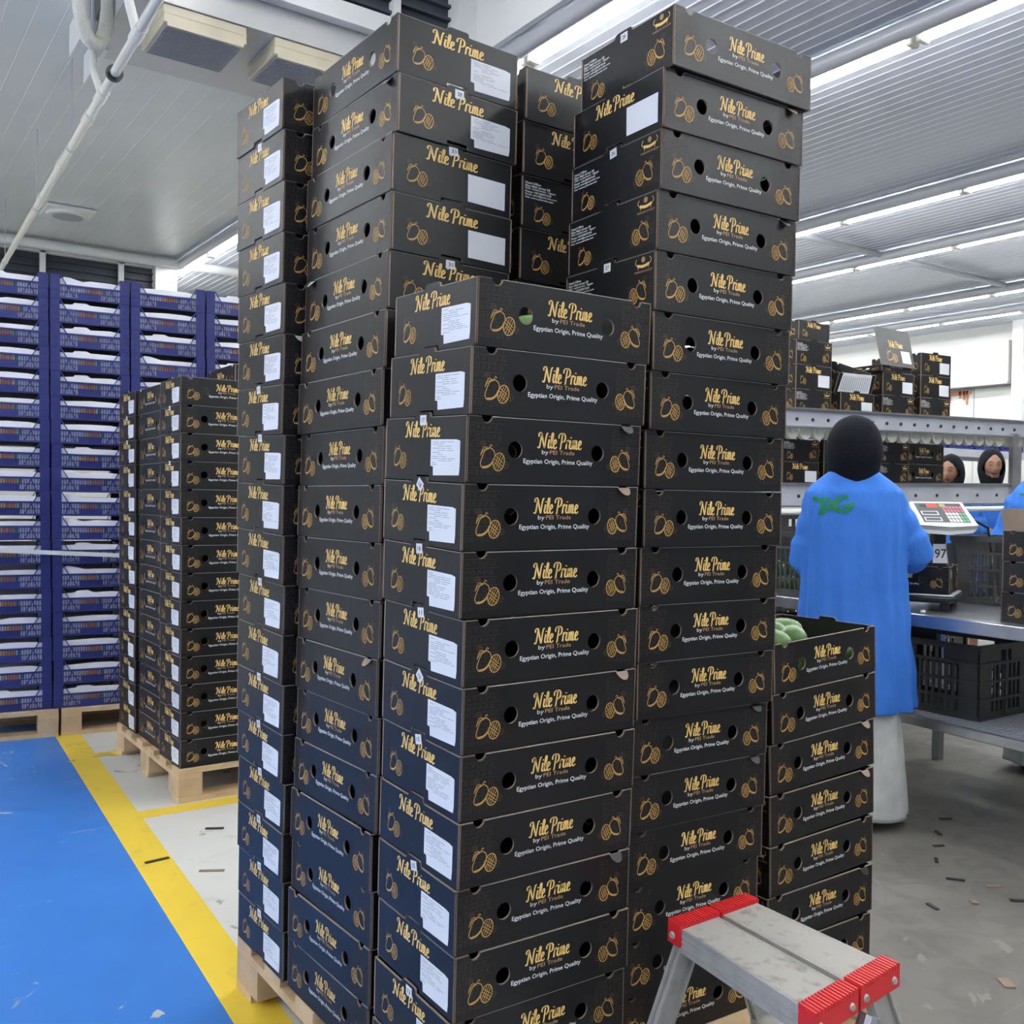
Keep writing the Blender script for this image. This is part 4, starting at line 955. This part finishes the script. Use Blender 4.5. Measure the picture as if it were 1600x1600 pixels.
def scarf(parent, cx, cy, cz, w, d, h, k='black', face=None, drape=.13, tilt=0):
    """closed headscarf; face=(halfwidth, z0, z1) leaves an oval opening at +y"""
    m = MB(); N = 40; rings = []; nz = 22
    for i in range(nz+1):
        t = i/nz; z = cz-h*.5+h*t
        if t > .42: q = (t-.42)/.58; r = math.sqrt(max(0, 1-q**2.3))
        else: q = (.42-t)/.42; r = 1-.26*q**1.5
        r = max(r, .02); rings.append([Vector((cx+w*r*math.cos(2*PI*j/N)*(1+.01*math.sin(7*j)), cy+d*r*math.sin(2*PI*j/N)-.01*(1-q if t < .42 else 1), z)) for j in range(N)])
    if drape:
        low = [Vector((cx+w*1.12*math.cos(2*PI*j/N), cy+d*1.0*math.sin(2*PI*j/N), cz-h*.5-.05+.008*math.sin(3*j))) for j in range(N)]
        rings = [low]+rings
    if not face:
        m.loft(rings, k)
    else:
        fwid, fz0, fz1 = face; n = N; vs = [p for r in rings for p in r]; fs = []
        for i in range(len(rings)-1):
            for j in range(n):
                a, b = i*n+j, i*n+(j+1) % n; c = (vs[a]+vs[b]+vs[a+n]+vs[b+n])/4
                u = (c.x-cx)/fwid; v_ = (c.z-(fz0+fz1)/2)/((fz1-fz0)/2)
                if c.y > cy+d*.05 and u*u+v_*v_ < 1: continue
                fs.append((a, b, b+n, a+n))
        fs.append(tuple((len(rings)-1)*n+j for j in range(n))); m.add(vs, fs, k)
    o = m.obj('headscarf', parent, smooth=True)
    md = o.modifiers.new('solid', 'SOLIDIFY'); md.thickness = .006; md.offset = 1
    s = o.modifiers.new('sub', 'SUBSURF'); s.levels = 1; s.render_levels = 1
    if tilt: o.rotation_euler = (tilt, 0, 0)
    return o
def face_mesh(parent, cx, cy, cz, lookdown=.0):
    """head with modelled nose, brow, sockets, lips, chin at +y"""
    m = MB(); N, K = 40, 30; rings = []
    g = lambda x, s: math.exp(-(x/s)**2)
    for i in range(1, K):
        el = -PI/2+PI*i/K; ring = []
        for j in range(N):
            az = 2*PI*j/N; x = math.cos(el)*math.sin(az); y = math.cos(el)*math.cos(az); z = math.sin(el)
            X, Y, Z = x*.070, y*.088, z*.108
            if z < 0: X *= 1-.28*z*z; 
            if y > 0:
                Y += .022*g(X, .010)*g(Z+.012, .022)+.006*g(X, .007)*g(Z-.012, .02)     # nose
                Y -= .010*(g(X-.027, .015)+g(X+.027, .015))*g(Z-.016, .012)             # sockets
                Y += .006*g(X, .045)*g(Z-.036, .012)                                       # brow
                Y += .009*g(X, .020)*g(Z+.050, .008)-.006*g(X, .03)*g(Z+.066, .006)        # lips
                Y += .010*g(X, .02)*g(Z+.085, .014)                                        # chin
            ring.append(Vector((X, Y, Z)))
        rings.append(ring)
    m.loft(rings, 'skin')
    def surf(X, Z): # approximate front surface
        zz = Z/.108; yy = math.sqrt(max(0, 1-zz*zz-(X/.070)**2)); Y = yy*.088
        return Y+.022*g(X, .010)*g(Z+.012, .022)-.010*(g(X-.027, .015)+g(X+.027, .015))*g(Z-.016, .012)+.006*g(X, .045)*g(Z-.036, .012)+.009*g(X, .020)*g(Z+.050, .008)
    P = lambda u, v, d: (u, surf(u, v)+.0016, v)
    for sx in (-1, 1):
        ribbon(m, [(sx*.014, .040), (sx*.028, .045), (sx*.044, .038)], .006, P, 'brow')
        ribbon(m, [(sx*.015, .012), (sx*.028, .009), (sx*.041, .014)], .0045, P, 'brow')
        ribbon(m, [(sx*.015, .018), (sx*.028, .022), (sx*.041, .019)], .002, P, 'brow')
        ribbon(m, [(sx*.003, -.031), (sx*.009, -.029)], .004, P, 'brow', n=2)
    ribbon(m, [(-.022, -.049), (-.008, -.046), (0, -.048), (.008, -.046), (.022, -.049)], .006, P, 'lip'); ribbon(m, [(-.018, -.055), (0, -.058), (.018, -.055)], .007, P, 'lip')
    o = m.obj('head', parent, smooth=True); o.matrix_local = Matrix.Translation((cx, cy, cz)) @ Matrix.Rotation(-lookdown, 4, 'X'); return o
def shoe(parent, x, y, rz=0):
    m = MB(); rings = []
    for yy, w, h in ((-.10, .025, .05), (-.085, .036, .07), (-.03, .038, .075), (.04, .042, .06), (.10, .044, .045), (.145, .034, .032), (.16, .015, .02)):
        rings.append([Vector((w*math.cos(a), yy, max(.002, h*.5+h*.5*math.sin(a)))) for a in [2*PI*q/14 for q in range(14)]])
    m.loft(rings, 'shoe', T=Matrix.Translation((x, y, 0)) @ Matrix.Rotation(rz, 4, 'Z')); return m.obj('shoe', parent, smooth=True)
def skirt(parent, rings, k='skirt', seed=3):
    rr = random.Random(seed); m = MB(); N = 60; L_ = []
    for i in range(25):
        t = i/24; z = rings[0][0]+(rings[-1][0]-rings[0][0])*t; q = t*(len(rings)-1); a = int(min(q, len(rings)-2)); f = q-a
        w = rings[a][1]+(rings[a+1][1]-rings[a][1])*f; d = rings[a][2]+(rings[a+1][2]-rings[a][2])*f; ox = rings[a][3]+(rings[a+1][3]-rings[a][3])*f
        L_.append([Vector((ox+w*math.cos(2*PI*j/N)*(1+(1-t)*.05*math.sin(8*2*PI*j/N+t*2)+.02*math.sin(13*2*PI*j/N-t*3)), d*math.sin(2*PI*j/N)*(1+(1-t)*.06*math.sin(6*2*PI*j/N+1)), z)) for j in range(N)])
    m.loft(L_, k); o = m.obj('long_skirt', parent, smooth=True); return o

# person at the table, seen from behind
e = empty('person', (2.55, 1.035, 0), math.radians(44)-PI/2)
tag(e, 'person in a long blue work coat and black headscarf, seen from behind at the table', 'person')
arms = (((-.15, 0, 1.32), (-.20, .03, 1.08), (-.10, .27, 1.03), (.5, .8, -.1)), ((.15, 0, 1.32), (.26, .05, 1.10), (.21, .29, 1.09), (-.2, 1, -.1)))
person_body(e, arms)
ct = coat(e, [(.475, .235, .165, .02, 0), (.62, .232, .165, .015, 0), (.80, .222, .16, .005, 0), (.98, .208, .15, 0, 0), (1.14, .200, .145, 0, 0), (1.28, .200, .138, 0, 0), (1.35, .196, .122, 0, 0), (1.40, .160, .095, 0, 0), (1.435, .105, .072, 0, 0), (1.455, .080, .062, 0, 0)],
     [((-.140, 0, 1.33), (-.190, .03, 1.07), (-.10, .24, 1.04), .055, .062, .055), ((.140, 0, 1.33), (.250, .03, 1.11), (.225, .25, 1.075), .058, .078, .066)], folds=.17, seed=2)
scarf(e, 0, .005, 1.535, .106, .118, .27)
skirt(e, [(.045, .195, .150, .04), (.25, .19, .15, .03), (.5, .17, .14, .02)])
shoe(e, .09, .0, -.3); shoe(e, -.08, .03, .1)
bpy.context.view_layer.update()
dg = bpy.context.evaluated_depsgraph_get(); ev = ct.evaluated_get(dg); bt = BVHTree.FromPolygons([v.co.copy() for v in ev.data.vertices], [tuple(p.vertices) for p in ev.data.polygons])
def on_coat(u, v, d):
    h = bt.ray_cast(Vector((u, -.8, v)), Vector((0, 1, 0))); y = h[0].y if h[0] else -.15
    return (u, y-.0030, v)
m = MB(); B0 = -.172
def tl(pts, w): ribbon(m, [(B0+a*.145, 1.262+b*.075) for a, b in pts], w*1.35, on_coat, 'tag', n=6)
tl([(.02, .92), (.20, .80), (.44, .86)], .012); tl([(.24, .82), (.26, .40), (.20, .0)], .013)
tl([(.30, .12), (.42, .50), (.56, .80)], .011); tl([(.56, .80), (.58, .45), (.56, .22)], .012); tl([(.34, .34), (.46, .42), (.60, .40)], .009)
tl([(.92, .95), (.74, .98), (.62, .72), (.64, .36), (.80, .22), (.96, .38), (.98, .55)], .012); tl([(.78, .52), (.92, .56), (1.10, .58)], .010); tl([(.10, .98), (.06, .84), (.12, .74)], .008)
m.obj('green_lettering', e)

# second person in blue at the right edge
e = empty('person', (4.05, .955, 0), math.radians(20)-PI/2)
tag(e, 'person in a blue coat, seen from behind, cut off by the right edge', 'person')
arms2 = (((-.15, 0, 1.33), (-.25, .05, 1.10), (-.12, .26, 1.05), (.5, .8, -.1)), ((.15, 0, 1.33), (.25, .05, 1.10), (.2, .29, 1.05), (-.2, 1, -.1)))
person_body(e, arms2)
c2 = coat(e, [(.475, .235, .165, .0, 0), (.80, .222, .16, .005, 0), (1.14, .21, .15, 0, 0), (1.30, .20, .14, 0, 0), (1.40, .18, .11, 0, 0), (1.45, .12, .08, 0, 0), (1.49, .08, .06, 0, 0)],
     [((-.145, 0, 1.355), (-.235, .03, 1.09), (-.14, .25, 1.05), .060, .072, .06), ((.145, 0, 1.355), (.265, .03, 1.10), (.2, .27, 1.06), .060, .075, .06)], folds=.12, seed=5)
scarf(e, 0, .005, 1.56, .118, .128, .26); skirt(e, [(.045, .195, .150, .0), (.25, .19, .15, .0), (.5, .17, .14, .0)]); shoe(e, .09, 0); shoe(e, -.08, .03)
bpy.context.view_layer.update(); dg = bpy.context.evaluated_depsgraph_get(); ev = c2.evaluated_get(dg); bt = BVHTree.FromPolygons([v.co.copy() for v in ev.data.vertices], [tuple(p.vertices) for p in ev.data.polygons])
m = MB(); B0 = -.14
def tl(pts, w): ribbon(m, [(B0+a*.16, 1.30+b*.08) for a, b in pts], w, on_coat, 'tag', n=6)
tl([(.0, .92), (.20, .85), (.44, .88)], .013); tl([(.24, .82), (.26, .40), (.20, .0)], .014); tl([(.30, .12), (.42, .50), (.56, .80)], .011); tl([(.56, .80), (.58, .45), (.56, .22)], .012); tl([(.34, .34), (.60, .40)], .009)
tl([(.92, .95), (.74, .98), (.62, .72), (.64, .36), (.80, .22), (.96, .38)], .012); m.obj('green_lettering', e)

# workers beyond the conveyor
def worker(x, y, face_ang, lab, ck='scoat', z=1.62, lookdown=.35, arms=None, sleeves=None, fh=True):
    e = empty('person', (x, y, 0), math.radians(face_ang)-PI/2); tag(e, lab, 'person'); dz = z-1.56
    arms = arms or (((-.15, 0, 1.34), (-.24, .05, 1.13), (-.10, .28, 1.12), (.4, .9, -.1)), ((.15, 0, 1.34), (.23, .05, 1.13), (.1, .28, 1.12), (-.4, .9, -.1)))
    person_body(e, arms, head=(0, .03, 1.60))
    sl_ = sleeves or [((-.155, 0, 1.38), (-.235, .03, 1.12), (-.12, .24, 1.12), .070, .066, .05), ((.155, 0, 1.38), (.235, .03, 1.12), (.12, .24, 1.12), .070, .066, .05)]
    coat(e, [(.45, .22, .16, 0, 0), (.80, .21, .155, 0, 0), (1.14, .19, .14, 0, 0), (1.30, .19, .13, 0, 0), (1.40, .17, .11, 0, 0), (1.46, .10, .075, 0, 0), (1.49, .07, .06, 0, 0)], sl_, ck, .03, 9)
    face_mesh(e, 0, .045, z, lookdown)
    o = scarf(e, 0, .02, z-.01, .100, .118, .30, face=(.080, z-.105, z+.060))
    shoe(e, .09, 0); shoe(e, -.09, 0)
    return e
worker(7.10, 2.93, 222, 'worker with black headscarf looking down, in blue, beyond the conveyor by the steel post', z=1.665, lookdown=.25)
worker(6.60, 2.99, 195, 'worker with black headscarf and blue coat, half hidden by the cartons on the lower conveyor', z=1.60, lookdown=.2)
ar = (((-.15, 0, 1.34), (-.24, .05, 1.13), (-.10, .28, 1.12), (.4, .9, -.1)), ((.15, 0, 1.34), (.17, .05, 1.62), (.16, .07, 1.86), (0, .2, 1)))
worker(7.45, 3.55, 240, 'worker in dark navy reaching one arm up, between the two headscarved workers', 'navyc', z=1.52, arms=ar, sleeves=[((-.155, 0, 1.36), (-.235, .03, 1.12), (-.12, .24, 1.12), .065, .06, .05), ((.155, 0, 1.36), (.17, .05, 1.60), (.165, .06, 1.72), .065, .06, .055)])

# ================================================================ FLOOR SCRAPS
for i, (x, y, a, l, w, k) in enumerate([(2.448, .577, .6, .05, .012, 'debris'), (2.333, .436, -.9, .06, .014, 'debris'), (2.737, .743, .9, .05, .012, 'debris'), (2.60, .66, -.4, .045, .012, 'debris'), (2.386, .328, -.5, .055, .012, 'kraft'), (2.202, .295, .8, .03, .022, 'kraft'), (2.34, .217, -.7, .06, .016, 'debris'), (1.746, -.051, .9, .05, .03, 'kraft'), (2.929, .825, -.6, .05, .012, 'debris'), (2.05, .35, 1.2, .05, .014, 'debris'), (.073, 2.107, .1, .085, .014, 'debris'), (.204, 1.908, -.5, .085, .012, 'kraft'), (.352, 2.328, -.5, .07, .014, 'debris')]):
    o = MB().box((-l/2, -w/2, 0), (l/2, w/2, .004), k).obj('scrap'); o.matrix_world = Matrix.Translation((x, y, .001)) @ Matrix.Rotation(a, 4, 'Z')
    tag(o, ('small dark scrap of card' if k == 'debris' else 'small tan scrap of card')+(' on the concrete right of the front stack' if x > 1 else ' on the painted floor left of the front stack'), 'scrap', ('dark' if k == 'debris' else 'tan')+' scraps of card on the '+('concrete' if x > 1 else 'painted floor'))
